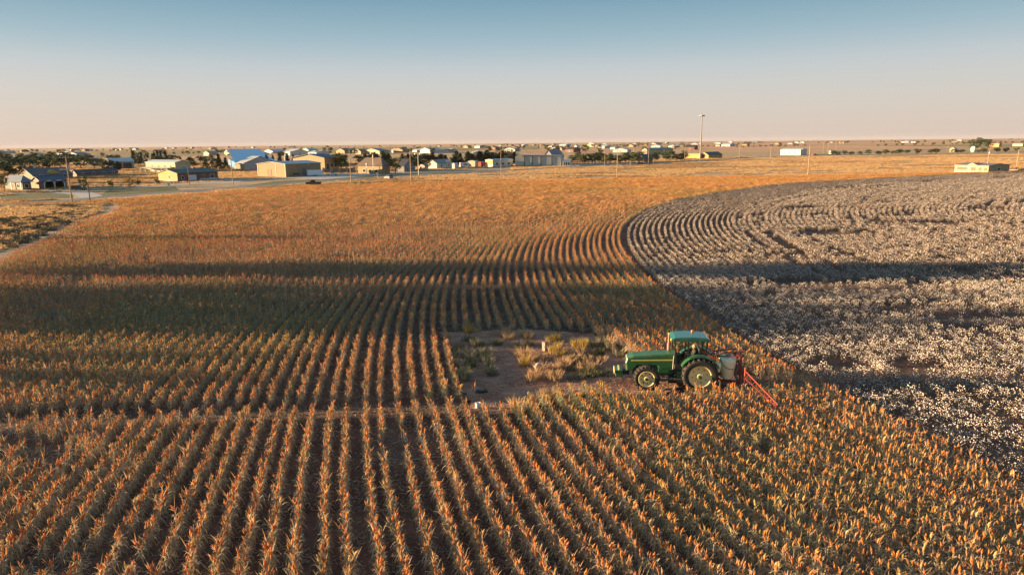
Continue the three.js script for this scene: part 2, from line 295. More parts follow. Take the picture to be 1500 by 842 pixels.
for (let k = 0; k < 14; k++) { const b = new Geo(), h = new Geo(); sorghum(0, 0, 2, b, h); const bg = b.build(), hg = h.build(); parts2.push([bg, hg]); nearVar.push(mergeGeometries([bg, hg])); }
for (let k = 0; k < 6; k++) { const b = new Geo(); for (const z of [-0.14, 0, 0.14]) sorghum(rr(-0.06, 0.06), z + rr(-0.06, 0.06), 1, b, b, 1.02); midVar.push(b.build()); }
for (let k = 0; k < 5; k++) { const b = new Geo(); for (let q = 0; q < 11; q++) sorghum(rr(-0.08, 0.08), (q - 5) * 0.18 + rr(-0.07, 0.07), 0, b, b, 1.05); farVar.push(b.build()); }

const cropLists = { near: nearVar.map(() => []), mid: midVar.map(() => []), far: farVar.map(() => []) };
const nearest = [];
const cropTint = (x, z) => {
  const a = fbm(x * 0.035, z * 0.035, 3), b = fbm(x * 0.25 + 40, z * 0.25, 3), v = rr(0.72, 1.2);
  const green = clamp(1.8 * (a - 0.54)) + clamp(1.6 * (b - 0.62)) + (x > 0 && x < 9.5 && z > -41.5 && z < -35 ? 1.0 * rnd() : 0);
  const dry = clamp(2 * (0.46 - a)) + 0.9 * clamp((-z - 95) / 60);  // drier patches by noise; far rows tinted lighter for their sunlit look
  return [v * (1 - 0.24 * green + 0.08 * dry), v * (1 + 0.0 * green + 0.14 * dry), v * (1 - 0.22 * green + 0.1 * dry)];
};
{
  const M = new THREE.Matrix4(), Q = new THREE.Quaternion(), UP = new THREE.Vector3(0, 1, 0), TILT = new THREE.Quaternion(), EU = new THREE.Euler();
  for (let k = 0; k < 275; k++) {
    const r = 185.2 + k * 0.95 + rr(-0.04, 0.04), ph0 = hash(k, 3) * 10;
    let a = -24 * Math.PI / 180;
    const aEnd = 118 * Math.PI / 180;
    while (a < aEnd) {
      const cx = PIV.x - r * Math.cos(a), cz = PIV.z - r * Math.sin(a), d = Math.hypot(cx, cz);
      const lod = d < 72 ? 0 : d < 128 ? 1 : 2;
      let ds = lod === 0 ? rr(0.085, 0.15) : lod === 1 ? 0.42 : 2.0;
      const ok = inView(cx, cz, lod === 0 ? 7 : 12) && inSorghum(cx, cz) && cz < -15.5 && r > cottonEdge(a * 180 / Math.PI) + 0.6;
      if (!ok) { a += (lod === 2 || !inView(cx, cz, 20) ? 1.0 : 0.1) / r; continue; }
      const w = 0.06 * Math.sin(ph0 + a * r * 0.05) + rr(-0.065, 0.065), x = cx - w * Math.cos(a), z = cz - w * Math.sin(a);
      const gapn = fbm(x * 0.22 + 7, z * 0.22, 2), hv = 0.76 + 0.46 * fbm(x * 0.13, z * 0.13 + 30, 4);
      a += ds / r;
      if (gapn > 0.8 && lod < 2 && rnd() < 0.75) continue;
      // row runs along the tangent (sin a, -cos a); instances turn their z axis to it
      const turn = (lod === 0 ? rnd() * 6.283 : Math.atan2(Math.sin(a), -Math.cos(a)) + (rnd() < 0.5 ? Math.PI : 0));
      const s = hv * rr(0.84, 1.16); Q.setFromAxisAngle(UP, turn); if (lod === 0) Q.premultiply(TILT.setFromEuler(EU.set(rr(-0.13, 0.13), 0, rr(-0.13, 0.13))));
      M.compose(new THREE.Vector3(x, 0.01, z), Q, new THREE.Vector3(lod === 2 ? s : s * rr(0.9, 1.1), s, lod === 2 ? 1.06 : s));
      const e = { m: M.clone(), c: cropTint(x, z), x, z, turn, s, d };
      if (lod === 0) { const v = Math.floor(rnd() * nearVar.length); e.v = v; if (d < 28.5 && Math.abs(x) < 0.7 * (-z * 0.978 + 3) && z < -19.6) nearest.push(e); else cropLists.near[v].push(e); }
      else { const L = lod === 1 ? cropLists.mid : cropLists.far; L[Math.floor(rnd() * L.length)].push(e); }
    }
  }
  nearest.sort((p, q) => p.d - q.d);
  for (const e of nearest.splice(300)) cropLists.near[e.v].push(e);
}
function scatter(parent, name, geometry, material, list) {
  if (!list.length) return;
  const m = new THREE.InstancedMesh(geometry, material, list.length); m.name = name; m.userData.kind = 'stuff';
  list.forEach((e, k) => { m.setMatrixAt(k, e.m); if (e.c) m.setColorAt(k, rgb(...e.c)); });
  parent.add(m);
}
const stuffGroup = (name, label) => { const o = new THREE.Group(); o.name = name; o.userData.kind = 'stuff'; o.userData.label = label; scene.add(o); return o; };
{
  const crop = stuffGroup('sorghum_crop', 'ripe sorghum with rust-orange heads in curving rows');
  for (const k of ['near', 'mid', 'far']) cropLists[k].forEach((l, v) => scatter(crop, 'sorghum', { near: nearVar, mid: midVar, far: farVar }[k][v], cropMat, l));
  const headMat = cropMat, tintMats = [0.9, 1, 1.1].map((t) => new THREE.MeshPhysicalMaterial({ vertexColors: true, roughness: 1, transmission: 0.4, thickness: 0, ior: 1.3, color: rgb(t, t * 0.98, t * 0.95) }));
  for (const e of nearest) {
    const t = thing('sorghum_plant', 'single ripe sorghum plant with rust-orange head and drooping dry leaves', 'sorghum', e.x, 0.01, e.z, e.turn, 'ripe sorghum plants in the foreground rows');
    t.scale.setScalar(e.s); part('foliage', parts2[e.v][0], pick(tintMats), t); part('grain_head', parts2[e.v][1], headMat, t);
  }
}

// ---------------------------------------------------------------- cotton
const cottonMat = new THREE.MeshStandardMaterial({ vertexColors: true, roughness: 0.9 });
const BOLL = [[0.64, 0.61, 0.6], [0.56, 0.53, 0.52], [0.7, 0.67, 0.66], [0.48, 0.44, 0.42]];
const BRACT = [[0.2, 0.135, 0.105], [0.25, 0.17, 0.13], [0.15, 0.1, 0.08], [0.17, 0.14, 0.095], [0.3, 0.21, 0.165], [0.34, 0.26, 0.21]];
function cottonClump(len, nb, nl, rad, leaf) {
  const g = new Geo(), ico = new THREE.IcosahedronGeometry(1, 0).attributes.position;
  for (let k = 0; k < 5; k++) { const z = rr(-len / 2, len / 2), x = rr(-0.1, 0.1); g.tri([x - 0.02, 0, z], [x + 0.02, 0, z], [x + rr(-0.15, 0.15), rr(0.5, 0.78), z + rr(-0.1, 0.1)], BRACT[0]); }
  for (let k = 0; k < nl; k++) {
    const h = rr(0.12, 0.78), w = 0.36 * Math.sqrt(1 - Math.pow((h - 0.42) / 0.5, 2) * 0.7), x = rr(-w, w), z = rr(-len / 2, len / 2), c = pick(BRACT), s = leaf * rr(0.6, 1.2), p = () => [x + rr(-s, s), h + rr(-s, s) * 0.8, z + rr(-s, s)];
    g.tri(p(), p(), p(), c);
  }
  for (let k = 0; k < nb; k++) {
    const h = rr(0.26, 0.84), w = 0.36 * Math.sqrt(Math.max(0.1, 1 - Math.pow((h - 0.45) / 0.5, 2) * 0.75)), x = rr(-w, w), z = rr(-len / 2, len / 2), r = rad * rr(0.75, 1.25), c = pick(BOLL), sx = rr(0.8, 1.2), sy = rr(0.7, 1.1), ph = rnd() * 6;
    for (let t = 0; t < 20; t++) g.tri(...[0, 1, 2].map((q) => { const i = 3 * t + q, X = ico.getX(i), Y = ico.getY(i), Z = ico.getZ(i), b = 0.85 + 0.3 * Math.abs(Math.sin(ph + X * 3.1 + Z * 4.3 + Y * 2)); return [x + X * r * b * sx, h + Y * r * b * sy, z + Z * r * b]; }), c);
  }
  return g.build();
}
{
  const nearC = [0, 1, 2, 3, 4].map(() => cottonClump(0.6, 22, 78, 0.029, 0.07)), farC = [0, 1, 2, 3].map(() => cottonClump(1.15, 20, 110, 0.038, 0.12));
  const ln = nearC.map(() => []), lf = farC.map(() => []);
  const bare = [[31.82,-72.35, 9, 2.6], [27.22,-43.97, 3.6, 1.5], [34.92,-68.12, 10, 2], [39.51,-57.03, 7, 2.2], [22.54,-44.83, 3, 2]];
  const M = new THREE.Matrix4(), Q = new THREE.Quaternion(), UP = new THREE.Vector3(0, 1, 0);
  for (let k = 0; k < 185; k++) {
    let a = -20 * Math.PI / 180;
    while (a < 118 * Math.PI / 180) {
      const edge = cottonEdge(a * 180 / Math.PI), r = edge - 0.55 - k * 1.0 - (k > 0 && k % 12 === 0 ? 0 : 0);
      if (r < 8) { a += 0.05; continue; }
      const x0 = PIV.x - r * Math.cos(a), z0 = PIV.z - r * Math.sin(a), d = Math.hypot(x0, z0), near = d < 88;
      const da = (near ? rr(0.38, 0.55) : rr(0.9, 1.3)) / r;
      if (!inView(x0, z0, 8) || z0 > -16 || z0 < northAt(x0) + 1.5) { a += 1 / r; continue; }
      a += da;
      const spread = k < 18 ? 0.05 : near ? 0.09 : 0.2, x = x0 + rr(-spread, spread), z = z0 + rr(-spread, spread) * 0.6;
      let thin = clamp(4.2 * (fbm(x * 0.075, z * 0.13, 4) - 0.51)) * (k < 16 ? 0.3 : 1); if (k > 15 && (k + Math.floor(3 * noise(k * 0.37, 2))) % 4 === 0) thin = Math.max(thin, 0.15 + 1.1 * clamp(1.6 * fbm(x * 0.05 + 50, z * 0.05, 3) - 0.45));
      for (const [bx, bz, rx, rz] of bare) { const q = Math.pow((x - bx) / rx, 2) + Math.pow((z - bz) / rz, 2); if (q < 1) thin = Math.max(thin, 1.2 * (1 - q)); }
      if (d < 75) thin = Math.max(thin, 0.12 + 1.5 * clamp(2.2 * (fbm(x * 0.35, z * 0.35 + 11, 3) - 0.5)) * (k < 16 ? 0.5 : 1));
      if (rnd() < thin) continue;
      const s = rr(0.8, 1.15), L = near ? ln : lf, v = Math.floor(rnd() * L.length), t = rr(0.85, 1.1);
      M.compose(new THREE.Vector3(x, 0.01, z), Q.setFromAxisAngle(UP, Math.atan2(Math.sin(a), -Math.cos(a)) + (rnd() < 0.5 ? Math.PI : 0) + (k < 18 || near ? 0 : rr(-0.4, 0.4))), new THREE.Vector3(k < 18 || near ? 0.58 * s : 0.85 * s, s * rr(0.85, 1.1), s));
      L[v].push({ m: M.clone(), c: [t, t, t * rr(0.98, 1.02)] });
    }
  }
  const crop = stuffGroup('cotton_crop', 'defoliated cotton with open white bolls');
  ln.forEach((l, v) => scatter(crop, 'cotton', nearC[v], cottonMat, l)); lf.forEach((l, v) => scatter(crop, 'cotton', farC[v], cottonMat, l));
}

// ---------------------------------------------------------------- dry grass
function tuftGeo(n, rad, h, w, cols, out = 0.5) {
  const g = new Geo();
  for (let k = 0; k < n; k++) {
    const a = rnd() * 6.283, q = rad * Math.sqrt(rnd()) * 0.6, x = Math.cos(a) * q, z = Math.sin(a) * q, l = h * rr(0.55, 1.15), o = out * l * rr(0.2, 1), b = a + rr(-0.6, 0.6), c = pick(cols);
    const sx = -Math.sin(b) * w, sz = Math.cos(b) * w, mx = x + Math.cos(b) * o * 0.4, mz = z + Math.sin(b) * o * 0.4, my = l * 0.62;
    g.quad([x - sx, 0, z - sz], [x + sx, 0, z + sz], [mx + sx * 0.8, my, mz + sz * 0.8], [mx - sx * 0.8, my, mz - sz * 0.8], c);
    g.tri([mx - sx * 0.8, my, mz - sz * 0.8], [mx + sx * 0.8, my, mz + sz * 0.8], [x + Math.cos(b) * o, l, z + Math.sin(b) * o], c);
  }
  return g.build();
}
const STRAW = [[0.58, 0.39, 0.22], [0.52, 0.33, 0.18], [0.64, 0.45, 0.27], [0.46, 0.29, 0.16], [0.56, 0.33, 0.16]];
const grassMat = new THREE.MeshPhysicalMaterial({ vertexColors: true, roughness: 1, transmission: 0.4, thickness: 0, ior: 1.3 });
{
  const V = [0, 1, 2, 3].map(() => tuftGeo(34, 1.5, 0.42, 0.045, STRAW, 0.5)), L = V.map(() => []);
  const M = new THREE.Matrix4(), Q = new THREE.Quaternion(), UP = new THREE.Vector3(0, 1, 0);
  const put = (x, z, s, c) => { M.compose(new THREE.Vector3(x, 0.01, z), Q.setFromAxisAngle(UP, rnd() * 6.283), new THREE.Vector3(s, s * rr(0.7, 1.2), s)); L[Math.floor(rnd() * V.length)].push({ m: M.clone(), c }); };
  const curve = new THREE.CatmullRomCurve3(road.map(([x, z]) => new THREE.Vector3(x, 0, z))), rp = curve.getSpacedPoints(400);
  const roadDist = (x, z) => { let b = 1e9; for (const p of rp) { const d = (p.x - x) ** 2 + (p.z - z) ** 2; if (d < b) b = d; } return Math.sqrt(b); };
  const colour = (x, z) => { const a = fbm(x * 0.02, z * 0.05, 4), v = rr(0.85, 1.12); return a > 0.6 ? [v * 0.62, v * 0.6, v * 0.55] : [v, v * (0.86 + 0.3 * a), v * (0.8 + 0.3 * a)]; };
  let n = 0;
  for (let t = 0; t < 260000 && n < 62000; t++) {         // the pasture between the field and the highway, and beyond it
    const z = -180 - 460 * Math.pow(rnd(), 1.15), x = rr(-0.8, 0.8) * -z;
    if (z > northAt(x) - 0.6 && x > -112) continue;
    if (x < -112 && z > -200) continue;
    const rd = roadDist(x, z); if (rd < 6.2) continue;
    const left = x < 0 && rd < 60 && (() => { const p = rp.reduce((b, q) => ((q.x - x) ** 2 + (q.z - z) ** 2 < (b.x - x) ** 2 + (b.z - z) ** 2 ? q : b)); return x < p.x - 3; })();
    if (left && x > -320) { if (rd < 42) continue; if (rnd() < 0.6) continue; }
    if (fbm(x * 0.03 + 5, z * 0.06, 3) > 0.66) continue;
    put(x, z, rr(0.7, 1.25), colour(x, z)); n++;
  }
  for (let t = 0; t < 9000; t++) {                        // the rough ground west of the track
    const z = rr(-205, -60), x = westAt(Math.max(z, -180)) - 3.2 - 70 * rnd();
    if (!inView(x, z, 25) || roadDist(x, z) < 7) continue;
    put(x, z, rr(0.6, 1.3), colour(x + 900, z));
  }
  const g = stuffGroup('dry_grass', 'tan dry grass over the pasture and verges');
  L.forEach((l, v) => scatter(g, 'grass', V[v], grassMat, l));
}
{
  // weedy grass clumps of the clearing, each a thing
  const kinds = {
    straw: [tuftGeo(90, 0.5, 0.62, 0.014, STRAW, 0.55), tuftGeo(110, 0.6, 0.7, 0.014, STRAW, 0.5)],
    gold: [tuftGeo(90, 0.45, 0.85, 0.014, [[0.5, 0.34, 0.08], [0.44, 0.27, 0.06], [0.4, 0.3, 0.1]], 0.4)],
    olive: [tuftGeo(110, 0.6, 0.5, 0.016, [[0.11, 0.12, 0.05], [0.15, 0.14, 0.06], [0.2, 0.17, 0.085], [0.08, 0.1, 0.04]], 0.7), tuftGeo(120, 0.7, 0.4, 0.016, [[0.1, 0.12, 0.05], [0.16, 0.14, 0.07], [0.24, 0.2, 0.11]], 0.8)],
    pale: [tuftGeo(100, 0.45, 0.75, 0.013, [[0.38, 0.32, 0.2], [0.3, 0.26, 0.16], [0.2, 0.19, 0.1]], 0.5)],
  };
  const names = { straw: 'bleached straw grass clump in the bare clearing', gold: 'tall golden grass clump in the bare clearing', olive: 'low olive-green weed clump in the bare clearing', pale: 'pale feathery grass clump in the bare clearing' };
  const spots = [
    ['straw', [-0.77,-53.8], [0.8,-53.74], [-0.32,-52.79], [1.33,-52.74], [0.95,-47.8], [1.54,-47.46], [2.07,-47.28], [0.55,-47.97], [2.68,-47.42], [1.17,-46.84], [2.06,-44.73], [2.52,-44.57], [3,-44.84], [3.41,-45.27], [2.71,-43.87], [1.76,-43.35], [2.22,-43.34], [1.46,-43.77], [4.98,-48.16], [5.44,-46.86], [6.28,-46.53], [4.09,-46.59], [2.73,-42.66], [1.3,-42.97], [3.72,-46.15], [4.41,-48.5], [4.69,-47.2], [5.65,-45.34], [5.01,-44.64]],
    ['gold', [4.92,-50.2], [5.34,-50.73], [3,-48.72], [3.36,-49.55], [3.48,-52.09], [3.08,-51.72], [5.44,-49.66], [0.76,-45.79], [3.55,-47.88]],
    ['olive', [-3.58,-52.33], [-2.71,-51.18], [-4.12,-50.15], [-1.22,-51.31], [-2.93,-45.61], [-1.45,-44.13], [4.37,-46.9], [4.75,-45.82], [5.7,-47.81], [6.28,-48.44], [4.86,-43.67], [5.45,-43.65], [6.04,-43.91], [4.25,-43.15], [6.08,-50.7], [6.5,-49.8], [0.48,-50.35], [1.28,-50.86], [-4.64,-48.8], [4.07,-44.67]],
    ['pale', [-2.83,-50.46], [-3.47,-48.1], [-3.01,-47.13], [-2.56,-48.07], [-2.02,-47.1], [-1.68,-45.57], [-1.56,-44.56], [-4.41,-47.97], [-3.98,-45.64], [-3.57,-43.92], [-3.31,-42.84], [-2.37,-50.81], [-1.91,-48.05]],
  ];
  const rim = { straw: [], gold: [], olive: [], pale: [] };
  for (let t = 0; t < 34; t++) { const k = Math.floor(rnd() * patch.length), f = rnd(), A = patch[k], C = patch[(k + 1) % patch.length], x = A[0] + (C[0] - A[0]) * f, z = A[1] + (C[1] - A[1]) * f, e = rr(0.02, 0.16); if ((x > 5 && z > -45.5) || Math.hypot(x + 2.2, z + 38.6) < 2.4) continue; rim[pick(['straw', 'straw', 'pale', 'gold'])].push([x + (1 - x) * e, z + (-47 - z) * e]); }
  for (const q of spots) q.push(...rim[q[0]]);
  for (const [k, ...l] of spots) for (const [x, z] of l) {
    const m = new THREE.Mesh(pick(kinds[k]), grassMat); m.name = numbered(k === 'olive' ? 'weed_clump' : 'grass_clump'); m.position.set(x + rr(-0.1, 0.1), 0.05, z + rr(-0.1, 0.1)); m.rotation.y = rnd() * 6.283;
    m.scale.set(rr(1.0, 1.6), rr(0.7, 1.1), rr(1.0, 1.6)); scene.add(m); tag(m, names[k], k === 'olive' ? 'weeds' : 'grass', k + ' grass clumps of the clearing');
  }
}

{
  // bits of fallen leaf and stalk on the ground
  const V = [0, 1, 2].map(() => { const g = new Geo(); for (let k = 0; k < 7; k++) { const x = rr(-0.4, 0.4), z = rr(-0.4, 0.4), a = rnd() * 6.283, l = rr(0.04, 0.16), w = rr(0.008, 0.02), y = rr(0.01, 0.05), dx = Math.cos(a), dz = Math.sin(a), c = pick(LEAF); g.quad([x - dx * l - dz * w, y, z - dz * l + dx * w], [x - dx * l + dz * w, y, z - dz * l - dx * w], [x + dx * l + dz * w, y + rr(0, 0.04), z + dz * l - dx * w], [x + dx * l - dz * w, y + rr(0, 0.04), z + dz * l + dx * w], c); } return g.build(); }), L = V.map(() => []);
  const M = new THREE.Matrix4(), Q = new THREE.Quaternion(), UP = new THREE.Vector3(0, 1, 0);
  for (let t = 0; t < 9000; t++) { const z = -17 - 45 * Math.pow(rnd(), 0.8), x = rr(-0.8, 0.8) * (-z + 4); if (radOf(x, z) < 185) continue; const inP = inPoly(x, z, patch); if (inP && rnd() < 0.3) continue; M.compose(new THREE.Vector3(x, inP ? 0.09 : 0.02, z), Q.setFromAxisAngle(UP, rnd() * 6.283), new THREE.Vector3(1, 1, 1)); L[Math.floor(rnd() * 3)].push({ m: M.clone(), c: [rr(0.7, 1.1), rr(0.7, 1.05), rr(0.7, 1)] }); }
  const g = stuffGroup('crop_litter', 'bits of dry leaf and stalk scattered on the soil'); L.forEach((l, v) => scatter(g, 'litter', V[v], grassMat, l));
}

// ---------------------------------------------------------------- trees and shrubs
const barkMat = mat(0.13, 0.095, 0.07, 0.95), leafMat = new THREE.MeshStandardMaterial({ vertexColors: true, roughness: 0.85 });
function crownGeo({ n, w, h, y0, leaf, cols, shape = 'round', clumps = 16 }) {
  const g = new Geo(), cen = [];
  for (let k = 0; k < clumps; k++) {
    const t = (k + 0.5) / clumps, a = k * 2.4 + rr(-0.5, 0.5);
    if (shape === 'cone') { const q = (1 - t) * 0.55 * w * rr(0.5, 1); cen.push([Math.cos(a) * q, y0 + h * (0.06 + 0.86 * t), Math.sin(a) * q, w * (0.34 - 0.2 * t), h * 0.16]); }
    else { const yy = rr(0.12, 0.92), q = w * 0.72 * Math.sqrt(Math.max(0.05, 1 - Math.pow(yy * 2 - 0.95, 2))) * Math.sqrt(rr(0.15, 1)); cen.push([Math.cos(a) * q, y0 + h * yy, Math.sin(a) * q, w * rr(0.24, 0.4), h * rr(0.13, 0.2)]); }
  }
  for (let k = 0; k < n; k++) {
    const c = cen[k % clumps], th = rnd() * 6.283, cp = rr(-1, 1), sp = Math.sqrt(1 - cp * cp), r = Math.pow(rnd(), 0.4);
    const x = c[0] + Math.cos(th) * sp * r * c[3], y = c[1] + cp * r * c[4], z = c[2] + Math.sin(th) * sp * r * c[3], s = leaf * rr(0.6, 1.3), col = pick(cols);
    const v = () => rr(-s, s), A = [v(), v() * 0.7, v()], B = [v(), v() * 0.7, v()];
    g.quad([x - A[0], y - A[1], z - A[2]], [x - B[0], y - B[1], z - B[2]], [x + A[0], y + A[1], z + A[2]], [x + B[0], y + B[1], z + B[2]], col);
  }
  return g.build();
}
function trunkGeo(h, r, limbs, spread) {
  const l = [rod([0, 0, 0], [0.06 * h * 0.3, h, 0], r, r * 0.6, 7)];
  for (let k = 0; k < limbs; k++) { const a = k * 2.4 + 0.4; l.push(rod([0.018 * h, h * (0.75 + 0.05 * (k % 4)), 0], [Math.cos(a) * spread, h * rr(1.35, 1.75), Math.sin(a) * spread], r * 0.5, r * 0.18, 5)); }
  return merged(l);
}
function protoTree(base, category, trunk, crown) { const o = new THREE.Group(); o.userData = { base, category }; part('trunk', trunk, barkMat, o); part('crown', crown, leafMat, o); return o; }
const GREEN = [[0.05, 0.075, 0.03], [0.07, 0.09, 0.035], [0.04, 0.06, 0.028], [0.09, 0.1, 0.04]], CEDAR = [[0.03, 0.05, 0.028], [0.04, 0.06, 0.03], [0.05, 0.065, 0.035]], OLIVE = [[0.14, 0.14, 0.04], [0.18, 0.17, 0.05], [0.11, 0.12, 0.04], [0.22, 0.17, 0.05]], GOLD = [[0.46, 0.27, 0.04], [0.52, 0.32, 0.05], [0.38, 0.22, 0.04], [0.3, 0.22, 0.05]];
const T = {
  elm: [0, 1, 2].map(() => protoTree('broadleaf_tree', 'tree', trunkGeo(2.3, 0.22, 5, 1.6), crownGeo({ n: 900, w: 3.2, h: 5.6, y0: 1.8, leaf: 0.3, cols: GREEN, clumps: 18 }))),
  olive: [0, 1].map(() => protoTree('broadleaf_tree', 'tree', trunkGeo(2.2, 0.2, 5, 1.5), crownGeo({ n: 900, w: 3.2, h: 5.6, y0: 1.6, leaf: 0.28, cols: OLIVE, clumps: 18 }))),
  gold: [protoTree('broadleaf_tree', 'tree', trunkGeo(1.1, 0.08, 4, 0.8), crownGeo({ n: 700, w: 1.7, h: 3, y0: 0.8, leaf: 0.17, cols: GOLD, clumps: 14 }))],
  young: [0, 1].map(() => protoTree('young_tree', 'tree', trunkGeo(1.2, 0.07, 4, 0.7), crownGeo({ n: 600, w: 1.4, h: 2.9, y0: 0.9, leaf: 0.17, cols: [[0.08, 0.1, 0.03], [0.11, 0.13, 0.035], [0.16, 0.16, 0.04]], clumps: 14 }))),
  cedar: [0, 1, 2].map((k) => protoTree('juniper_tree', 'tree', trunkGeo(1.2, 0.16, 0, 0), crownGeo({ n: 900, w: 2.4, h: 6.2, y0: 0.2, leaf: 0.24, cols: CEDAR, shape: k === 1 ? 'round' : 'cone', clumps: 18 }))),
  big: [0, 1].map((k) => protoTree('shade_tree', 'tree', trunkGeo(4, 0.35, 7, 3), crownGeo({ n: k ? 1350 : 2300, w: 5, h: 11, y0: 1.6, leaf: 0.4, cols: GREEN, clumps: 34 }))),
};
const shrubGeo = [
  [0, 1].map(() => crownGeo({ n: 800, w: 1.5, h: 1.5, y0: -0.1, leaf: 0.1, cols: [[0.14, 0.125, 0.07], [0.19, 0.165, 0.1], [0.1, 0.095, 0.055], [0.24, 0.19, 0.12]], clumps: 11 })),
  [0, 1].map(() => crownGeo({ n: 800, w: 1.5, h: 1.3, y0: -0.1, leaf: 0.09, cols: [[0.3, 0.2, 0.1], [0.22, 0.16, 0.08], [0.36, 0.25, 0.13], [0.15, 0.12, 0.06]], clumps: 9 })),
];
const SHADE = [[-80, -86.6, 18.5, 0.62], [-83, -82.4, 18, 0.62], [-79, -73.4, 17, 0.6], [-77, -69, 16.5, 0.75], [-82, -64.5, 17.5, 0.7], [-74, -60.2, 16, 0.8], [-72, -56.6, 11, 0.6], [-112, -114.5, 11, 0.5], [-66, -49, 7.5, 0.6], [-62, -44.5, 8, 0.55]];
function tree(kind, x, z, h, label, group, wide = 1, which = -1) {
  const p = which < 0 ? pick(T[kind]) : T[kind][which], hh = { elm: 7.4, olive: 7.2, gold: 3.8, young: 3.8, cedar: 6.5, big: 12.6 }[kind], s = h / hh, c = copyOf(p, label, group, x, 0, z, rnd() * 6.283, s); c.scale.set(s * wide, s, s * wide); return c;
}
// roadside trees of the lawn strip
tree('young', -153.27,-247.2, 4.94, 'young green tree beside the driveway of the garage house');
tree('young', -149.76,-257.75, 3.77, 'young olive-green tree between the driveway tree and the golden tree');
tree('gold', -144.28,-260.82, 3.82, 'small golden autumn tree on the lawn strip', undefined, 1.25);
tree('young', -145.64,-269.17, 3.41, 'slim dark green young tree close beside the golden tree');
tree('young', -142.3,-277.3, 3.24, 'small dark green bushy tree before the yellow gable house', undefined, 1.15);
// trees of the town
const TREES = [[[0, 1, 2, 3, 12, 14], 'dark shade tree behind the blue-roofed house'], [[4, 5, 6, 7, 9], 'dark shade tree behind the brown-roofed house with the yellow dormer'], [[8, 10, 11, 13], 'dark shade tree behind the long plum-roofed house'], [[15], 'dark round tree between the cream building and the junipers'], [[16, 17], 'dark shade tree beside the dark grey steep-roofed house'], [[18, 19, 20], 'dark shade tree behind the pale grey mobile home'], [[21, 22, 23, 24, 25, 29, 30, 31], 'dark shade tree behind the white rail fence'], [[26, 27, 28, 38], 'dark shade tree beside the wide grey warehouse'], [[32, 33, 34, 35], 'distant dark tree near the white grain building'], [[36, 37], 'tall dark tree beside the far orange-brown barn']];
for (const [px, x, z, h] of [[0, -217.14,-294.11, 9.7], [1, -247.4,-343.96, 9.99], [2, -274.74,-393.27, 9.88], [3, -358.13,-494.03, 9.53], [4, -293.34,-433.72, 10.47], [5, -296.13,-455.26, 10.54], [6, -353.69,-519.09, 11.01], [7, -364.63,-551.3, 10.62], [8, -306.07,-493.23, 8.57], [9, -361.02,-566.14, 10.36], [10, -294.57,-490.22, 7.1], [11, -381.95,-626.38, 8.45], [12, -459.69,-651.13, 10.03], [13, -316.53,-537.69, 6.23], [14, -523.18,-716.49, 10.34], [15, -215.67,-469.62, 5.9], [16, -53.28,-396.39, 8.44], [17, -58.96,-397.76, 7.7], [18, -39.6,-501.54, 7.27], [19, -14.59,-526, 8.63], [20, -1.55,-489.79, 7.1], [21, 48.64,-505.22, 8.29], [22, 57.39,-486.49, 6.12], [23, 67.28,-468.54, 6.8], [24, 76.94,-465.56, 8.55], [25, 85.49,-477.54, 7.39], [26, 119.74,-534.03, 8.25], [27, 126.51,-531.57, 5.14], [28, 131.31,-529.82, 5.63], [29, 63.82,-484.44, 5.62], [30, 51.82,-488.26, 5.67], [31, 72.12,-467.04, 6.32], [32, 61.3,-919.13, 10.6], [33, 59.29,-1119.83, 10.75], [34, 101.73,-951.34, 10.97], [35, 135.67,-1063.99, 9.2], [36, 523.01,-780.83, 15], [37, 558.52,-813.69, 14.07], [38, 116.79,-555.13, 6.97]]) { const l = TREES.find((e) => e[0].includes(px))[1]; tree('elm', x, z, h, l, l.replace('tree', 'trees'), rr(1.3, 1.7)); }
for (const [x, z, h] of [[-213.32,-279.76, 8], [-234.49,-296.96, 8], [-261.63,-346.64, 7.5], [-190.52,-242.15, 7], [-218.55,-268.04, 8]]) tree('elm', x, z, h, 'dark shade tree at the sunny side of the blue-roofed house', 'trees at the sunny side of the blue-roofed house', 1.5);
tree('olive', -179.61,-244, 5.95, 'thin tan-leaved tree at the corner of the blue-roofed house', undefined, 0.7);
tree('olive', -97.34,-397.5, 10.38, 'round yellow-green tree behind the pillared fence', undefined, 1.3);
tree('olive', -60.7,-363.19, 8.8, 'olive yellow tree between the brown-roofed house and the dark house', undefined, 1.05);
tree('olive', -49.68,-415.51, 5.24, 'small olive tree before the white house with the porch gable');
tree('olive', 62.35,-456.09, 5.74, 'low yellow-green tree behind the white rail fence', undefined, 1.3);
for (const [x, z, h] of [[-194.46,-441.22, 8.53], [-189.6,-440.02, 9.78], [-184.76,-438.81, 10.17], [-179.95,-437.62, 8.04], [-169.44,-469.71, 7.26], [-164.85,-468.48, 8.6], [-165.07,-481.33, 8.37], [-164.76,-494.75, 9.55], [-163.88,-508.77, 9.33], [-158.93,-507.33, 8.33]]) tree('cedar', x, z, h, 'bushy dark juniper by the blue metal building', 'junipers by the blue building', 1.35);
const along = (x0, z0, x1, z1, n, f) => { for (let k = 0; k < n; k++) { const t = n > 1 ? k / (n - 1) : 0; f(x0 + (x1 - x0) * t, z0 + (z1 - z0) * t, k, t); } };
along(-100.04,-483.22, 4.13,-537.35, 40, (x, z) => tree('cedar', x + rr(-3, 3), z + rr(-9, 9), rr(7, 10), 'dark juniper of the long windbreak behind the houses', 'junipers of the windbreak', rr(1.9, 2.6)));
along(-319.29,-587.89, -321.84,-648.09, 9, (x, z) => tree('cedar', x, z + rr(-4, 4), rr(8, 12), 'dark pointed juniper behind the cream building', 'junipers behind the cream building', 1.1));
